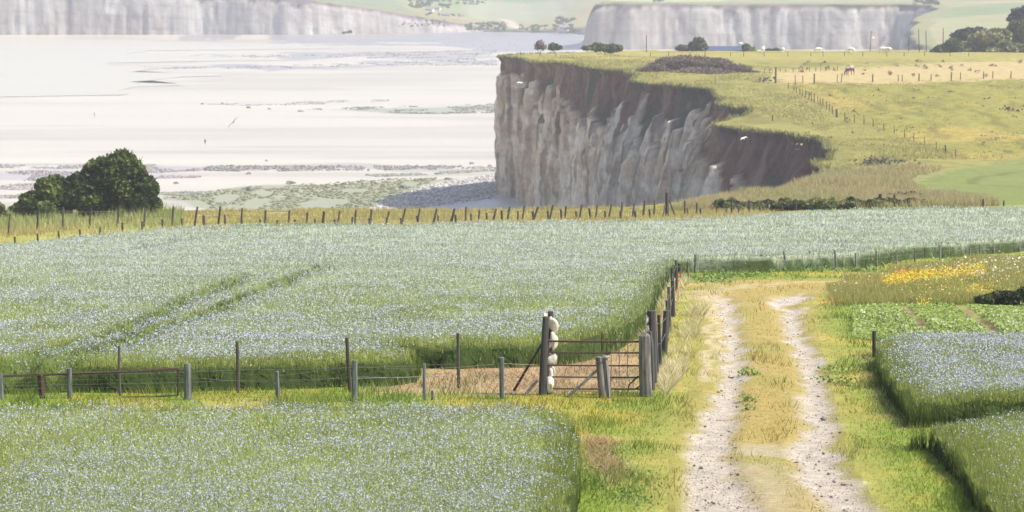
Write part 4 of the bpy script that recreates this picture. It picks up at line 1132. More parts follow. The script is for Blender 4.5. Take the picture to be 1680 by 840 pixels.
# hedge behind the right-hand fence
hl = []
for i in range(46):
    t = i / 45; cx_ = 1180 + 330 * t
    hl.append((cx_, 338 - 3 * t + random.uniform(-4, 2), random.uniform(7, 14), random.uniform(3.5, 8.5), random.uniform(-1, 1)))
shrub('hedge', 'low dark green bramble hedge along the fence below the scrub slope', hl, 221, 20000, ((0.05, 0.065, 0.022), (0.22, 0.24, 0.08)), trunk=False, cat='hedge')
shrub('bramble_bush', 'brown green bramble mound beside the thick post on the right', [(1490, 328, 30, 12, 0), (1525, 332, 32, 10, 0), (1465, 332, 14, 12, 0), (1550, 336, 26, 6, 0)], 236, 7000, ((0.08, 0.085, 0.035), (0.20, 0.17, 0.08)), trunk=False)

# ------------------------------------------------------------------ fences
def post_pts(bx, by, tx, ty, Y=None):
    b = G(bx, by) if Y is None else atY(bx, by, Y)
    t = atY(tx, ty, b[1])
    return Vector(b), Vector(t)

def fence(name, label, posts, wpx, mat, group=None, wires=(), post_name='post', wire_r=0.005, sides=7, wmat=None, skip=()):
    P = []
    for p in posts:
        b, t = post_pts(*p[:4]); w = (p[4] if len(p) > 4 else wpx) * b.y / F
        P.append((b, t, w))
    root = empty(name, P[0][0], label, 'fence', group)
    for b, t, w in P:
        lean = random.uniform(-0.04, 0.04)
        d = t - b
        t2 = t + Vector((0, lean, 0))
        m = MB()
        m.tube([b - d.normalized() * 0.3, b + d * 0.45 + Vector((random.uniform(-.012, .012), 0, 0)), t2, t2 + Vector((0, 0, 0.004))], [w * 0.54, w * 0.5, w * 0.47, w * 0.35], sides, jit=0.16)
        m.build(post_name, mat, root, origin=b)
    for f in wires:
        m = MB()
        for i in range(len(P) - 1):
            if i in skip: continue
            a = P[i][0].lerp(P[i][1], f); c = P[i + 1][0].lerp(P[i + 1][1], f)
            mid = a.lerp(c, 0.5) - Vector((0, 0, 0.02 * (c - a).length / 3))
            m.tube([a, mid, c], wire_r, 4, cap=False)
        m.build('wire', wmat or M_WIRE, root)
    return root

def zc_(ox, oy, s, rows): return [tuple([ox + r[0] / s, oy + r[1] / s, ox + r[2] / s, oy + r[3] / s] + list(r[4:])) for r in rows]
FA = zc_(0, 230, 3, [(40, 468, 48, 365), (182, 458, 188, 355), (310, 447, 311, 330), (440, 437, 450, 338), (578, 430, 586, 335), (708, 430, 716, 335), (848, 430, 854, 328), (957, 424, 972, 328), (1074, 418, 1085, 327), (1188, 418, 1192, 335), (1305, 422, 1307, 345), (1420, 420, 1426, 345), (1510, 420, 1512, 355), (1588, 420, 1595, 350, 4.5), (1663, 418, 1672, 348)])
FA += zc_(560, 230, 3, [(68, 415, 72, 342), (143, 415, 150, 342), (220, 415, 236, 350), (298, 415, 315, 335), (376, 417, 386, 337), (450, 418, 470, 337), (537, 417, 558, 337), (609, 412, 614, 328), (674, 408, 681, 345), (746, 402, 762, 338), (818, 396, 829, 328), (890, 392, 902, 320), (948, 392, 968, 328), (1024, 395, 1042, 318), (1098, 395, 1106, 325), (1171, 397, 1184, 318), (1250, 397, 1260, 318), (1314, 392, 1330, 316), (1375, 392, 1384, 306), (1432, 386, 1442, 312), (1486, 380, 1494, 298), (1540, 376, 1542, 298)])
fence('stake_fence', 'long row of tall leaning stakes on the golden grass along the cliff edge', FA, 3.4, M_STAKE, wires=(0.55, 0.85), wire_r=0.008, sides=6)
FB = zc_(0, 230, 3, [(78, 530, 72, 475), (187, 517, 184, 460), (291, 503, 287, 448), (396, 492, 392, 440), (495, 478, 494, 430), (604, 460, 602, 405), (700, 447, 698, 400), (802, 435, 799, 390), (898, 430, 894, 385), (1006, 422, 1003, 370, 5), (1108, 420, 1106, 367), (1190, 420, 1189, 378), (1281, 420, 1280, 390), (1366, 420, 1366, 393), (1454, 423, 1452, 390), (1552, 420, 1550, 387), (1647, 420, 1647, 390)])
FB += zc_(560, 230, 3, [(54, 418, 55, 378), (138, 418, 138, 384), (222, 418, 222, 380), (297, 418, 293, 383), (378, 418, 372, 372), (478, 418, 476, 370), (563, 417, 561, 367), (642, 412, 638, 362), (716, 404, 715, 357), (790, 402, 788, 345, 3.8), (869, 398, 869, 348, 3.4), (948, 394, 942, 350), (1018, 396, 1015, 347), (1085, 397, 1080, 340), (1159, 398, 1156, 350), (1232, 402, 1220, 335), (1303, 399, 1297, 347), (1375, 396, 1375, 350), (1450, 394, 1446, 350), (1520, 392, 1516, 340)])
fence('low_post_fence', 'row of short dark posts closing the far edge of the great flax field', FB, 3.6, M_WOODD, wires=(0.8,), wire_r=0.007, sides=6)
# corner strainer with braces
b, t = post_pts(560 + 1603 / 3, 230 + 386 / 3, 560 + 1603 / 3, 230 + 258 / 3)
root = empty('corner_post', b, 'stout dark corner post with slanting struts where the cliff fence turns', 'fence post')
m = MB(); m.tube([b - Vector((0, 0, .3)), t, t + Vector((0, 0, .01))], [0.16, 0.13, 0.08], 7, jit=.1); m.build('post', M_WOODD, root, origin=b)
for q in ((1580, 390, 1600, 320), (1648, 386, 1612, 292)):
    b2, t2 = post_pts(560 + q[0] / 3, 230 + q[1] / 3, 560 + q[2] / 3, 230 + q[3] / 3)
    t2.y = b.y; m = MB(); m.tube([b2, t2], [0.06, 0.05], 6); m.build('strut', M_WOODD, root)
FCp = zc_(1120, 230, 3, [(10, 378, 10, 298), (26, 380, 22, 335), (70, 377, 70, 308), (90, 377, 88, 335), (165, 374, 166, 295), (215, 375, 215, 338), (240, 372, 241, 300), (275, 370, 275, 330), (328, 364, 326, 297, 4), (382, 358, 380, 322), (420, 352, 418, 293, 4), (490, 350, 490, 320), (558, 347, 557, 290), (625, 344, 625, 320), (690, 340, 690, 305), (735, 340, 735, 305), (785, 337, 784, 295), (833, 337, 832, 300), (886, 335, 883, 298), (915, 335, 913, 295, 5), (936, 335, 935, 297), (975, 335, 974, 265, 7), (1040, 335, 1042, 268, 4), (1120, 335, 1120, 295), (1200, 335, 1198, 300), (1346, 334, 1345, 293), (1480, 332, 1480, 290), (1580, 324, 1581, 297)])
fence('hedge_fence', 'uneven dark posts standing in the hedge beyond the flax on the right', FCp, 3.0, M_WOODD, wires=(0.7,), wire_r=0.007, sides=6)
FH = zc_(1120, 230, 3, [(28, 680, 27, 600, 3.5), (63, 655, 64, 563, 5), (172, 640, 168, 570, 3.5), (262, 640, 266, 562, 4.5), (387, 645, 387, 560, 3.5), (515, 645, 498, 548, 4), (628, 630, 625, 547), (757, 645, 748, 540), (854, 632, 850, 555), (955, 625, 952, 545), (1053, 612, 1054, 540), (1143, 602, 1141, 530), (1194, 580, 1194, 530), (1266, 590, 1266, 515), (1356, 570, 1356, 512), (1414, 575, 1414, 530), (1464, 568, 1464, 515), (1530, 560, 1530, 517), (1579, 555, 1578, 512), (1655, 550, 1656, 517)])
fence('field_fence', 'slim weathered posts with wire between the great flax field and the meadow', FH, 3.2, M_WOOD, wires=(0.6, 0.88), wire_r=0.005)
# fence beside the track, behind the gate
FG = [(1084, 600, 1080, 548, 9), (1096, 580, 1092, 508, 8), (1100, 560, 1094, 493, 5), (1103, 545, 1096, 471, 6), (1106, 530, 1103, 476, 6), (1109, 512, 1104, 458, 6), (1104, 494, 1103, 460, 5), (1108, 500, 1106, 440, 4.5), (1112, 485, 1110, 427, 4.5), (1116, 455, 1116, 432, 6)]
FG = [(1075, 622, 1070, 510, 13), (1084, 610, 1081, 517, 6), (1090, 585, 1093, 510, 10), (1095, 560, 1094, 493, 5), (1099, 545, 1097, 471, 5.5), (1104, 520, 1103, 460, 6.5), (1106, 500, 1103, 440, 5), (1110, 480, 1109, 427, 5), (1115, 458, 1115, 432, 6)]
fence('track_fence', 'close grey posts receding along the left verge of the track', FG, 6, M_WOODD, wires=(0.5, 0.85), wire_r=0.005, sides=8)
# two rows by the gate
fence('slender_post_fence', 'tall slender posts behind the stock fence at the near edge of the great flax field',
      [(-190, 650, -192, 575, 5), (197, 650, 195, 568, 5), (390, 645, 389, 560, 6), (575, 643, 569, 554, 6), (753, 637, 751, 547, 6)], 6, M_STAKE, wires=(0.25, 0.45), wire_r=0.003)
fence('stock_fence', 'grey round posts with wire netting running to the gate on the left',
      [(-120, 656, -120, 606, 8), (1, 656, 0, 612, 8), (115, 654, 114, 604, 8), (308, 656, 307, 597, 11), (456, 658, 455, 609, 7), (582, 660, 582, 591, 9), (697, 657, 696, 597, 6.5), (824, 654, 823, 586, 8.5), (888, 648, 888, 590, 4)], 8, flat_mat('silvered_post', (0.115, 0.128, 0.12), 0.85, 0.5, 16.0, stretch=(1, 1, 0.15), bump=0.5), wires=(0.12, 0.38, 0.62, 0.85), wire_r=0.0028)
b, t = post_pts(710, 656, 710, 641)
m = MB(); m.tube([b - Vector((0, 0, .2)), t], [0.035, 0.03], 7, jit=.1); tag(m.build('fence_post', M_WOOD), 'knee high stub of a post right of the slim post in the stock fence', 'fence post')
for q, lb in (((1435, 586, 1434, 543, 7), 'dark post at the far left corner of the blue flax block'), ((1523, 692, 1522, 663, 8), 'short dark post standing in flax at the right of the photo')):
    b, t = post_pts(*q[:4]); w = q[4] * b.y / F
    m = MB(); m.tube([b - Vector((0, 0, .3)), t, t + Vector((0, 0, .005))], [w * .55, w * .5, w * .3], 8, jit=.15); tag(m.build('fence_post', M_WOODD), lb, 'fence post')

# ------------------------------------------------------------------ rusty metal hurdle on the left
Yb = float(G(240, 652)[1])
p = lambda x, y, Y=Yb: Vector(atY(x, y, Y))
root = empty('metal_hurdle', p(292, 650), 'rusty low metal hurdle with a long sagging top rail on the left', 'hurdle')
m = MB(); m.tube([p(-120, 621), p(0, 617.5), p(68, 614.5), p(150, 612), p(230, 608.5), p(294, 605)], 0.026, 8); m.build('top_rail', M_RUST, root)
m = MB(); m.tube([p(293, 604), p(292, 648.5)], 0.020, 8); m.build('end_bar', M_RUST, root)
m = MB(); m.tube([p(200, 651.5), p(250, 650.5), p(292, 648.5)], 0.018, 8); m.build('bottom_rail', M_RUST, root)
m = MB(); m.tube([p(69, 655), p(68, 640), p(66, 613)], [0.06, 0.055, 0.075], 8, jit=.1); m.build('upright', M_RUST, root)
# rusty strap bits
# ------------------------------------------------------------------ the gate
Yg = float(G(960, 648)[1])
g = lambda x, y, dy=0.0: Vector(atY(x, y, Yg + dy))
root = empty('field_gate', g(1052, 645), 'closed five bar metal field gate between the wrapped post and the stout right post', 'gate')
for y_, r_ in ((560, .021), (578.5, .016), (599.5, .016), (618.5, .016), (637.8, .016)):
    m = MB(); m.tube([g(899, y_ - .3), g(975, y_ + .4), g(1052, y_ + .6)], r_, 8); m.build('bar', M_RUST, root)
m = MB(); m.tube([g(899, 559), g(899, 639)], 0.020, 8); m.build('stile', M_RUST, root)
m = MB(); m.tube([g(1051, 559.5), g(1052.5, 575), g(1052, 600), g(1052.5, 625), g(1050, 633), g(1043, 638)], 0.018, 8); m.build('stile', M_RUST, root)
for x_, y0_, y1_ in ((1003, 573, 636), (1016.5, 574, 634), (1030, 566, 618)):
    m = MB(); m.tube([g(x_ - 1, y1_, -.02), g(x_, y0_, -.02)], 0.008, 6); m.build('rod', M_WIRE, root)
m = MB(); m.tube([g(987.5, 545, .02), g(987.5, 580, .02)], 0.016, 6); m.build('rod', M_RUST, root)
m = MB(); m.tube([g(1047, 617, .03), g(1040, 624, .03), g(1032, 631, .03), g(1031, 637, .03)], [.02, .02, .018, .012], 6); m.build('bent_branch', M_STAKE, root)

root = empty('gate_post', g(895, 646), 'paired tall gate post at the left end of the field gate', 'gate post')
m = MB(); m.tube([g(890, 652, -.06), g(892, 590, -.06), g(895.5, 520, -.06), g(895.5, 519.2, -.06)], [.082, .072, .062, .045], 9, jit=.14); m.build('front_post', M_WOODD, root)
m = MB(); m.tube([g(900, 648, .10), g(902, 590, .10), g(903.5, 511, .10), g(903.5, 510.4, .10)], [.078, .07, .058, .045], 9, jit=.12); m.build('rear_post', M_WOODD, root)
m = MB(); m.tube([g(843, 641, .05), g(866, 602, .02), g(890, 563, 0)], [.028, .026, .024], 7); m.build('brace', M_RUST, root)
m = MB(); m.tube([g(862, 648, -.12), g(882, 624, -.10)], [.036, .034], 7); m.build('short_brace', M_WOOD, root)
# white wrapping tied round the rear post: lumpy bulges
wroot = empty('wrapping', g(906, 640, .1), 'lumpy white wrapping bulging from the right side of the tall gate post', 'wrapping')
for i, (cx_, cy_, rx_, ry_) in enumerate(((905.5, 532, 8, 13), (905, 560, 7.5, 14.5), (905, 588, 9, 13), (903.5, 612, 6.5, 13), (902.5, 630, 7, 11), (894.5, 517, 4.5, 3.5))):
    c = g(cx_, cy_, .08 if i < 4 else -.02); k_ = Yg / F
    o = rock_mesh('bulge', (0, 0, 0), (rx_ * k_ * 1.15, rx_ * k_ * 1.0, ry_ * k_ * 1.1), M_WRAP, 200 + i * 3, 3)
    for pl_ in o.data.polygons: pl_.use_smooth = True
    o.parent = wroot; o.location = c - wroot.location
root = empty('strainer_post', g(992, 652, -.35), 'leaning stub of two posts strapped together in front of the gate', 'gate post')
g2 = lambda x, y, dy=0: Vector(atY(x, y, Yg - 0.5 + dy))
m = MB(); m.tube([g2(990, 655), g2(986, 620), g2(983, 586), g2(983, 585)], [.085, .08, .075, .05], 9, jit=.12); m.build('post', M_WOOD, root)
m = MB(); m.tube([g2(998, 655, .02), g2(995, 620, .02), g2(991.5, 584, .02), g2(991.5, 583, .02)], [.075, .075, .072, .05], 9, jit=.12); m.build('post', M_WOOD, root)
m = MB(); m.tube([g2(930, 651, -.1), g2(957, 628, -.05), g2(981, 606)], [.03, .03, .028], 7); m.build('brace', M_WOOD, root)
m = MB(); m.tube([g2(979, 590), g2(984, 587, -.11), g2(994, 586, -.09), g2(1002, 586)], .012, 6); m.build('strap', M_WIRE, root)
root = empty('gate_post', g(1060, 645, -.1), 'stout split gate post at the right end of the field gate', 'gate post')
m = MB(); m.tube([g(1060, 652, -.1), g(1058, 600, -.1), g(1057.5, 551, -.1), g(1060, 546, -.1)], [.135, .128, .118, .07], 10, jit=.14); m.build('post', M_WOOD, root)
m = MB(); m.tube([g(1071, 628, .5), g(1070, 560, .5), g(1069, 510, .5), g(1069, 509, .5)], [.105, .10, .095, .07], 9, jit=.14); m.build('back_post', M_WOODD, root)
m = MB(); m.tube([g(1068, 640, .15), g(1066, 570, .15), g(1064, 544, .15)], [.09, .09, .07], 9, jit=.14); m.build('side_post', M_WOODD, root)
wr2 = empty('wrapping', g(1064, 540, .5), 'small pale wrapping on the post behind the right gate post', 'wrapping')
for i, (cx_, cy_, rx_, ry_) in enumerate(((1061.5, 524, 3.5, 8), (1063, 539, 4, 6))):
    o = rock_mesh('bulge', (0, 0, 0), (rx_ * Yg / F, rx_ * Yg / F, ry_ * Yg / F), M_WRAP, 260 + i, 2); o.parent = wr2; o.location = g(cx_, cy_, .45) - wr2.location

# ------------------------------------------------------------------ far fences and poles
FD = zc_(1120, 0, 3, [(520, 436, 520, 408), (548, 448, 548, 425), (560, 458, 560, 430), (577, 465, 577, 435), (590, 475, 590, 438), (605, 482, 605, 445), (622, 490, 622, 448), (633, 497, 633, 455), (648, 502, 648, 460), (665, 508, 665, 470), (678, 516, 677, 480), (690, 524, 690, 485), (708, 540, 709, 500), (722, 550, 723, 510), (737, 560, 737, 522), (757, 578, 757, 537, 3.6), (799, 597, 798, 553), (845, 604, 845, 563), (893, 612, 892, 570), (939, 622, 938, 585), (991, 642, 990, 607), (1042, 657, 1041, 620), (1092, 677, 1091, 637), (1138, 698, 1137, 655), (1191, 714, 1190, 673), (1249, 737, 1248, 697), (1295, 757, 1293, 713, 2.4), (1344, 778, 1344, 732)])
fence('pasture_fence', 'thin post fence running down the left side of the yellow green pasture', FD, 1.5, M_STAKE, sides=5)
FE = zc_(1120, 0, 3, [(458, 410, 459, 330, 3.2), (555, 415, 554, 370, 1.4), (591, 409, 591, 372, 1.2), (647, 411, 648, 362, 2.2), (760, 407, 762, 365, 1.4), (780, 406, 785, 360, 1.6), (935, 404, 936, 365, 2), (1061, 401, 1061, 368, 1.4), (1080, 401, 1081, 368, 1.6), (1163, 399, 1164, 362, 2.2), (1222, 397, 1223, 365, 1.6), (1322, 396, 1324, 355, 2), (1367, 391, 1368, 358, 1.6), (1480, 389, 1481, 352, 1.6), (1526, 386, 1527, 350, 1.6), (1615, 386, 1617, 350, 1.6), (1700, 384, 1701, 350, 1.6)])
fence('paddock_fence', 'sparse thin posts in front of the brown horse', FE, 1.6, M_STAKE, sides=5)
FF = [(1253 + i * 9.5 + random.uniform(-3, 3), 119.5 - i * 0.25, 1253 + i * 9.5 + random.uniform(-3, 3), 112.5 - i * 0.25 + random.uniform(-1.5, 1.5), 1.0) for i in range(14)]
FF = [(a, b_, a, d_, e_) for a, b_, c_x, d_, e_ in FF]
fence('back_paddock_fence', 'faint row of little posts left of the brown horse', FF, 1.0, M_STAKE, sides=5)
FR = [(1060 + i * 33 + random.uniform(-8, 8), 92.0, 0, 0, 1.1) for i in range(17)]
FR = [(a, 92.5, a, 84.5 + random.uniform(-1, 1.5), 1.1) for a, *_ in FR]
fence('ridge_fence', 'fence of faint posts on the skyline of the headland field', FR, 1.0, M_STAKE, sides=5, wires=(0.9,), wire_r=0.03)
for q, lb in (((1060.7, 90, 1060.5, 58, 1.5), 'thin dark pole left of the round tree on the headland'), ((1427.5, 84, 1429.5, 51, 1.1), 'leaning thin pole standing alone near the pale cattle'), ((1491, 90, 1491, 60, 1.2), 'first thin pole from the left before the shrub bank'),
              ((1508.5, 89, 1507, 48, 1.3), 'second thin pole from the left before the shrub bank'), ((1520, 86, 1519, 51, 1.3), 'third thin pole, right beside the shrub bank'), ((1547.5, 80, 1547.5, 46, 1.4), 'thin pole rising out of the left end of the shrub bank'), ((1253, 136, 1253.5, 124, 1.2), 'short thin stake on the cliff top grass left of the paddock corner'),
              ((1173, 136, 1173.5, 125, 1.2), 'short stake on the cliff top grass in front of the purple brown thicket'), ((1267.5, 198, 1267.5, 189, 2.4), 'stubby dark post near the second notch of the cliff')):
    Yp = 702.0 if q[1] < 95 else float(G(q[0], q[1])[1])
    b = Vector(atY(q[0], q[1], Yp)); t = Vector(atY(q[2], q[3], Yp)); w = q[4] * Yp / F
    gz_ = float(H(b.x, b.y)); b.z = min(b.z, gz_) - 0.3
    m = MB(); m.tube([b, t], [w * .55, w * .45], 6)
    tag(m.build('pole' if q[1] < 95 else 'stake', M_WOODD), lb, 'pole' if q[1] < 95 else 'stake')

# ------------------------------------------------------------------ shed and far houses
def house(name, label, cx, Y, zb, w, d, hw, hr, wm, rm, cat='house', group=None, rz=0, window=True):
    root = empty(name, (cx, Y, zb), label, cat, group); root.rotation_euler.z = rz
    def loc(o): 
        o.parent = root; return o
    m = MB(); m.box((0, 0, hw / 2 - 0.5), (w, d, hw + 1)); o = m.build('wall', wm, origin=(0, 0, 0)); loc(o)
    m = MB(); e = 0.3
    A = [Vector((-w / 2 - e, -d / 2 - e, hw - .05)), Vector((w / 2 + e, -d / 2 - e, hw - .05)), Vector((w / 2 + e, d / 2 + e, hw - .05)), Vector((-w / 2 - e, d / 2 + e, hw - .05)), Vector((-w / 2 - e, 0, hw + hr)), Vector((w / 2 + e, 0, hw + hr))]
    m.v += A; m.f += [(0, 1, 5, 4), (2, 3, 4, 5), (0, 4, 3), (1, 2, 5), (3, 2, 1, 0)]
    o = m.build('roof', rm, origin=(0, 0, 0)); loc(o)
    if window:
        for s in (-.25, .25):
            m = MB(); m.box((s * w, -d / 2 - .02, hw * .55), (w * .12, .06, hw * .35)); o = m.build('window', M_WIN, origin=(0, 0, 0)); loc(o)
    return root
M_WIN = flat_mat('window_glass', (0.05, 0.06, 0.08), 0.2, 0.1)
M_SHEDR = flat_mat('blue_sheet_roof', (0.07, 0.085, 0.15), 0.6, 0.1, 1.0)
M_SHEDW = flat_mat('shed_wall', (0.10, 0.10, 0.12), 0.8, 0.1, 1.0)
M_HW = flat_mat('house_wall', (0.55, 0.52, 0.50), 0.9, 0.1, 1.0)
M_HR = flat_mat('house_roof', (0.24, 0.20, 0.20), 0.9, 0.15, 1.0)
q = atY(1195, 84, 712)
house('farm_shed', 'long low blue roofed shed on the headland between two trees', q[0], 712, float(H(q[0], 712)) - 0.6, 10.6, 5, 1.0, 0.9, M_SHEDW, M_SHEDR, 'shed')
for i, (px, py, w, lb) in enumerate(((705, 18, 12, 'pale roofed house, leftmost of the village across the bay'), (718, 16, 9, 'house just right of the leftmost village house'), (734, 27, 9, 'lone white house below the village wood'), (757, 28, 7, 'small house right of the village by the green slope'), (925, 48, 14, 'long white building at the foot of the far cliff'))):
    p_ = GF(px, py)
    k_ = p_[1] / F
    house('house', lb, p_[0], p_[1], p_[2] - .3, w * k_, 6, 1.9, 1.8, M_HW, M_HR, 'house', 'houses of the village across the bay', rz=random.uniform(-.3, .3))

# far woods: masses of crowns
sp_ = Soup()
def farwood(x0, y0, x1, y1, n, rpx=2.6):
    for i in range(n):
        px, py = random.uniform(x0, x1), random.uniform(y0, y1)
        p_ = GF(px, py); k_ = p_[1] / F; r_ = rpx * k_ * random.uniform(.6, 1.4)
        m_ = 40
        d = RNG.normal(size=(m_, 3)); d /= np.linalg.norm(d, axis=1)[:, None]
        P = p_[None] + np.array([0, 0, r_ * .5]) + d * r_ * RNG.uniform(.7, 1.05, (m_, 1)) * np.array([1.2, 1, .8])
        cc = c3(0.075, 0.095, 0.055) * random.uniform(.7, 1.3) * RNG.uniform(.6, 1.4, (m_, 1))
        sp_.add(discs(P, np.full(m_, r_ * .42), cc, upb=.3))
farwood(672, -4, 742, 14, 60); farwood(742, -4, 800, 8, 25); farwood(700, 22, 745, 26, 14, 1.8)
farwood(762, 38, 830, 50, 60, 2.2); farwood(850, 42, 940, 50, 50, 2.0); farwood(912, 30, 942, 45, 26, 3.2)
farwood(560, 50, 575, 56, 6, 2.5); farwood(1500, 2, 1540, 8, 18, 3.0); farwood(1070, 1, 1090, 4, 6, 2.0)
farwood(655, 33, 740, 45, 26, 1.5)
tag(sp_.build('woodland', M_LEAF), 'hazy blue green woods around the village across the bay', kind='stuff')

# ------------------------------------------------------------------ animals, birds and walkers
def skin(name, J, E, mat, root_i=0, sub=2, parent=None, loc=(0, 0, 0), rz=0, sc=1.0):
    me = bpy.data.meshes.new(name)
    me.from_pydata([(x * sc, y * sc, z * sc) for x, y, z, r in J], E, [])
    o = bpy.data.objects.new(name, me); COL.objects.link(o)
    o.location = loc; o.rotation_euler.z = rz
    sm = o.modifiers.new('skin', 'SKIN'); sm.use_smooth_shade = True
    for i, j in enumerate(J):
        sv_ = me.skin_vertices[0].data[i]; sv_.radius = (j[3] * sc, j[3] * sc); sv_.use_root = (i == root_i)
    s2 = o.modifiers.new('subdivision', 'SUBSURF'); s2.levels = sub; s2.render_levels = sub
    me.materials.append(mat)
    if parent: o.parent = parent
    return o

def quadruped(name, label, cat, loc, rz, mat, graze=True, sc=1.0, bulk=1.0, group=None):
    J = [(-.78, 0, 1.22, .29 * bulk), (-.1, 0, 1.16, .33 * bulk), (.52, 0, 1.2, .31 * bulk), (.86, 0, 1.22, .20)]
    E = [(0, 1), (1, 2), (2, 3)]
    hd = [(1.12, 0, .88, .135), (1.33, 0, .52, .115), (1.40, 0, .30, .10), (1.46, 0, .12, .07)] if graze else [(1.15, 0, 1.5, .14), (1.32, 0, 1.72, .12), (1.52, 0, 1.62, .10), (1.72, 0, 1.5, .07)]
    for h in hd: J.append(h); E.append((len(J) - 2 if h is not hd[0] else 3, len(J) - 1))
    eb = 5
    for s in (-1, 1):
        J.append((hd[1][0] - .02, s * .10, hd[1][2] + .17, .03)); E.append((eb, len(J) - 1))
    for s, fo in ((-1, 0.0), (1, .14)):
        n = len(J); J += [(.56 + fo * .3, s * .19, .92, .13), (.58 + fo, s * .19, .52, .075), (.56 + fo, s * .19, .22, .05), (.60 + fo, s * .19, .05, .065)]
        E += [(2, n), (n, n + 1), (n + 1, n + 2), (n + 2, n + 3)]
    for s, fo in ((-1, .1), (1, -.06)):
        n = len(J); J += [(-.78, s * .20, .95, .19), (-.66 + fo, s * .2, .72, .11), (-.92 + fo, s * .2, .48, .065), (-.86 + fo, s * .2, .2, .05), (-.82 + fo, s * .2, .05, .065)]
        E += [(0, n), (n, n + 1), (n + 1, n + 2), (n + 2, n + 3), (n + 3, n + 4)]
    n = len(J); J += [(-1.08, 0, 1.22, .05), (-1.2, 0, .95, .055), (-1.22, 0, .55, .05)]; E += [(0, n), (n, n + 1), (n + 1, n + 2)]
    o = skin(name, J, E, mat, 1, 2, loc=loc, rz=rz, sc=sc)
    return tag(o, label, cat, group)

m_, nt, b = new_mat('brown_coat')
tc = nd(nt, 'ShaderNodeTexCoord'); sx = nd(nt, 'ShaderNodeSeparateXYZ'); nt.links.new(tc.outputs['Object'], sx.inputs[0])
nz = nd(nt, 'ShaderNodeTexNoise'); nz.inputs['Scale'].default_value = 2.2; nt.links.new(tc.outputs['Object'], nz.inputs['Vector'])
ad = nd(nt, 'ShaderNodeMath', operation='MULTIPLY_ADD'); nt.links.new(nz.outputs[0], ad.inputs[0]); ad.inputs[1].default_value = 0.5; nt.links.new(sx.outputs[2], ad.inputs[2])
cr = nd(nt, 'ShaderNodeValToRGB'); cr.color_ramp.elements[0].position = .80; cr.color_ramp.elements[1].position = 1.0
mr = nd(nt, 'ShaderNodeMapRange'); mr.inputs[1].default_value = 0; mr.inputs[2].default_value = 1.9; nt.links.new(ad.outputs[0], mr.inputs[0])
cr.color_ramp.elements[0].color = (0.10, 0.052, 0.04, 1); cr.color_ramp.elements[1].color = (0.36, 0.27, 0.22, 1)
nt.links.new(mr.outputs[0], cr.inputs[0]); nt.links.new(cr.outputs[0], b.inputs['Base Color']); b.inputs['Roughness'].default_value = .6
M_COAT = m_
M_WCOAT = flat_mat('white_coat', (0.66, 0.62, 0.56), 0.8, 0.08, 2.0)
h_ = G(1394, 123.5)
quadruped('horse', 'brown horse with a pale rump grazing behind the paddock fence', 'horse', (h_[0], h_[1], h_[2] - 0.02), math.pi + 0.85, M_COAT, sc=1.2, bulk=1.4)
for px, py, rz, lb, sc_, gz_ in ((1252, 90, 1.35, 'white cow seen end on, leftmost on the skyline beside the shed', 0.95, False), (1284, 91, 1.75, 'white cow seen end on, right of the leftmost one', 0.85, True), (1343, 91, 0.2, 'white cow grazing side on in the middle of the skyline', 0.9, True),
                                 (1396, 90, 2.9, 'white cow right above the brown horse', 0.9, True), (1449, 90, 0.1, 'white cow nearest the left of the leaning thin poles', 0.95, True), (1456, 90, 2.9, 'pale cow close behind the right end of the white pair', 0.9, True)):
    Yc = 688.0; c = atY(px, py, Yc); zc2 = float(H(c[0], Yc))
    quadruped('cow', lb, 'cow', (c[0], Yc, zc2 - 0.02), rz, M_WCOAT, graze=gz_, sc=sc_, bulk=1.25)

def person(label, px, py, mat, rz=0.0):
    b = Z0(px, py, 0.3)
    J = [(0, 0, .95, .14), (0, 0, 1.2, .13), (0, 0, 1.42, .14), (0, 0, 1.54, .06), (0, 0, 1.66, .10), (0, 0, 1.74, .08)]
    E = [(0, 1), (1, 2), (2, 3), (3, 4), (4, 5)]
    for s in (-1, 1):
        n = len(J); J += [(s * .10, 0, .86, .10), (s * .12, s * .12, .48, .065), (s * .13, s * .2, .08, .045), (s * .13, s * .2 - .14, .03, .04)]; E += [(0, n), (n, n + 1), (n + 1, n + 2), (n + 2, n + 3)]
        n = len(J); J += [(s * .2, 0, 1.4, .06), (s * .25, -s * .08, 1.12, .045), (s * .24, -s * .18, .88, .035), (s * .24, -s * .22, .80, .03)]; E += [(2, n), (n, n + 1), (n + 1, n + 2), (n + 2, n + 3)]
    o = skin('person', J, E, mat, 0, 2, loc=(b[0], b[1], 0.18), rz=rz)
    return tag(o, label, 'person')
M_DARKC = flat_mat('dark_clothes', (0.05, 0.05, 0.09), 0.9, 0.2, 4.0)
M_TANC = flat_mat('tan_clothes', (0.30, 0.22, 0.17), 0.9, 0.2, 4.0)
person('person in dark clothes walking on the bright sand above the large bush', 336.5, 236.5, M_DARKC, .6)
person('small distant person in tan clothes on the sand at the left', 155, 191, M_TANC, 1.2)

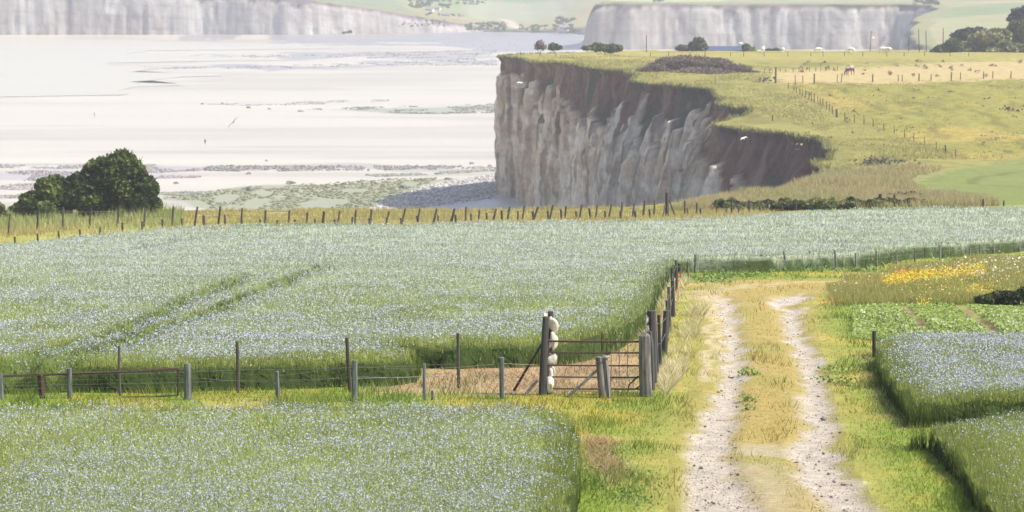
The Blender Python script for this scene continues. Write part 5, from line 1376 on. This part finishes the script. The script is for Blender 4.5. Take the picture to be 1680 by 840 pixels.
def bird(label, px, py, Y, span, roll, mat, rz=0.0, pitch=0.2):
    c = atY(px, py, Y)
    root = empty('seagull', tuple(c), label, 'bird', None)
    o = skin('body', [(0, -.22, 0, .018), (0, -.1, 0, .05), (0, .08, .01, .055), (0, .17, .03, .035), (0, .22, .03, .03), (0, .27, .02, .01)], [(0, 1), (1, 2), (2, 3), (3, 4), (4, 5)], mat, 2, 2, parent=root)
    for s in (-1, 1):
        h = span / 2
        pr = [(0.03, .10, -.07, 0.0), (.35, .16, -.03, .12), (.62, .10, -.04, .15), (1.0, -.10, -.14, .06)]
        V = []; Fq = []
        for f, le, te, z in pr:
            for yy in (le, te):
                V.append((s * f * h, yy, z * h + .008)); V.append((s * f * h, yy, z * h - .008))
        for i in range(len(pr) - 1):
            a = i * 4; b_ = a + 4
            Fq += [(a, b_, b_ + 2, a + 2), (a + 1, a + 3, b_ + 3, b_ + 1), (a, a + 1, b_ + 1, b_), (a + 2, b_ + 2, b_ + 3, a + 3)]
        Fq += [(0, 2, 3, 1), (12, 13, 15, 14)]
        me = bpy.data.meshes.new('wing'); me.from_pydata(V, [], Fq); me.materials.append(mat)
        w_ = bpy.data.objects.new('wing', me); COL.objects.link(w_); w_.parent = root
    root.rotation_euler = (pitch, roll, rz)
    return root
M_GULL = flat_mat('grey_feathers', (0.30, 0.29, 0.30), 0.8, 0.15, 8.0)
M_GULLW = flat_mat('white_feathers', (0.75, 0.74, 0.72), 0.8, 0.06, 8.0)
bird('grey gull banking with long wings over the bright sand', 383, 201, 290, 1.45, -0.80, M_GULL, rz=0.3, pitch=0.1)
bird('white gull gliding in front of the upper dark band of the cliff', 853, 136, 480, 1.3, 0.05, M_GULLW, rz=0.5, pitch=0.8)
bird('white gull gliding before the brown soil near the second notch', 1220, 227, 380, 1.1, -0.3, M_GULLW, rz=0.4, pitch=0.8)
bird('tiny white gull flying above the blue shed', 1216, 71, 600, 1.2, 0.2, M_GULLW, rz=0.6, pitch=0.8)
bird('tiny dark bird in front of the far cliff right of the shed', 1302, 71, 560, 0.9, 0.3, M_GULL, rz=1.2, pitch=0.6)
bird('tiny white gull left of the leaning thin pole tip', 1433, 62, 600, 0.7, -0.1, M_GULLW, rz=0.8, pitch=0.8)

# ------------------------------------------------------------------ the summer haze in the air
m = bpy.data.materials.new('haze_air'); m.use_nodes = True
nt = m.node_tree; nt.nodes.remove(nt.nodes['Principled BSDF'])
pv = nt.nodes.new('ShaderNodeVolumePrincipled'); nt.links.new(pv.outputs[0], nt.nodes['Material Output'].inputs['Volume'])
pv.inputs['Color'].default_value = HAZE_C
pv.inputs['Density'].default_value = HAZE_D
mb = MB(); x0, x1, y0, y1, z0, z1 = -12000, 14000, -60, 12500, -3, 420
mb.box(((x0 + x1) / 2, (y0 + y1) / 2, (z0 + z1) / 2), (x1 - x0, y1 - y0, z1 - z0))
o = mb.build('haze', m); tag(o, 'thin bluish summer haze', kind='stuff')
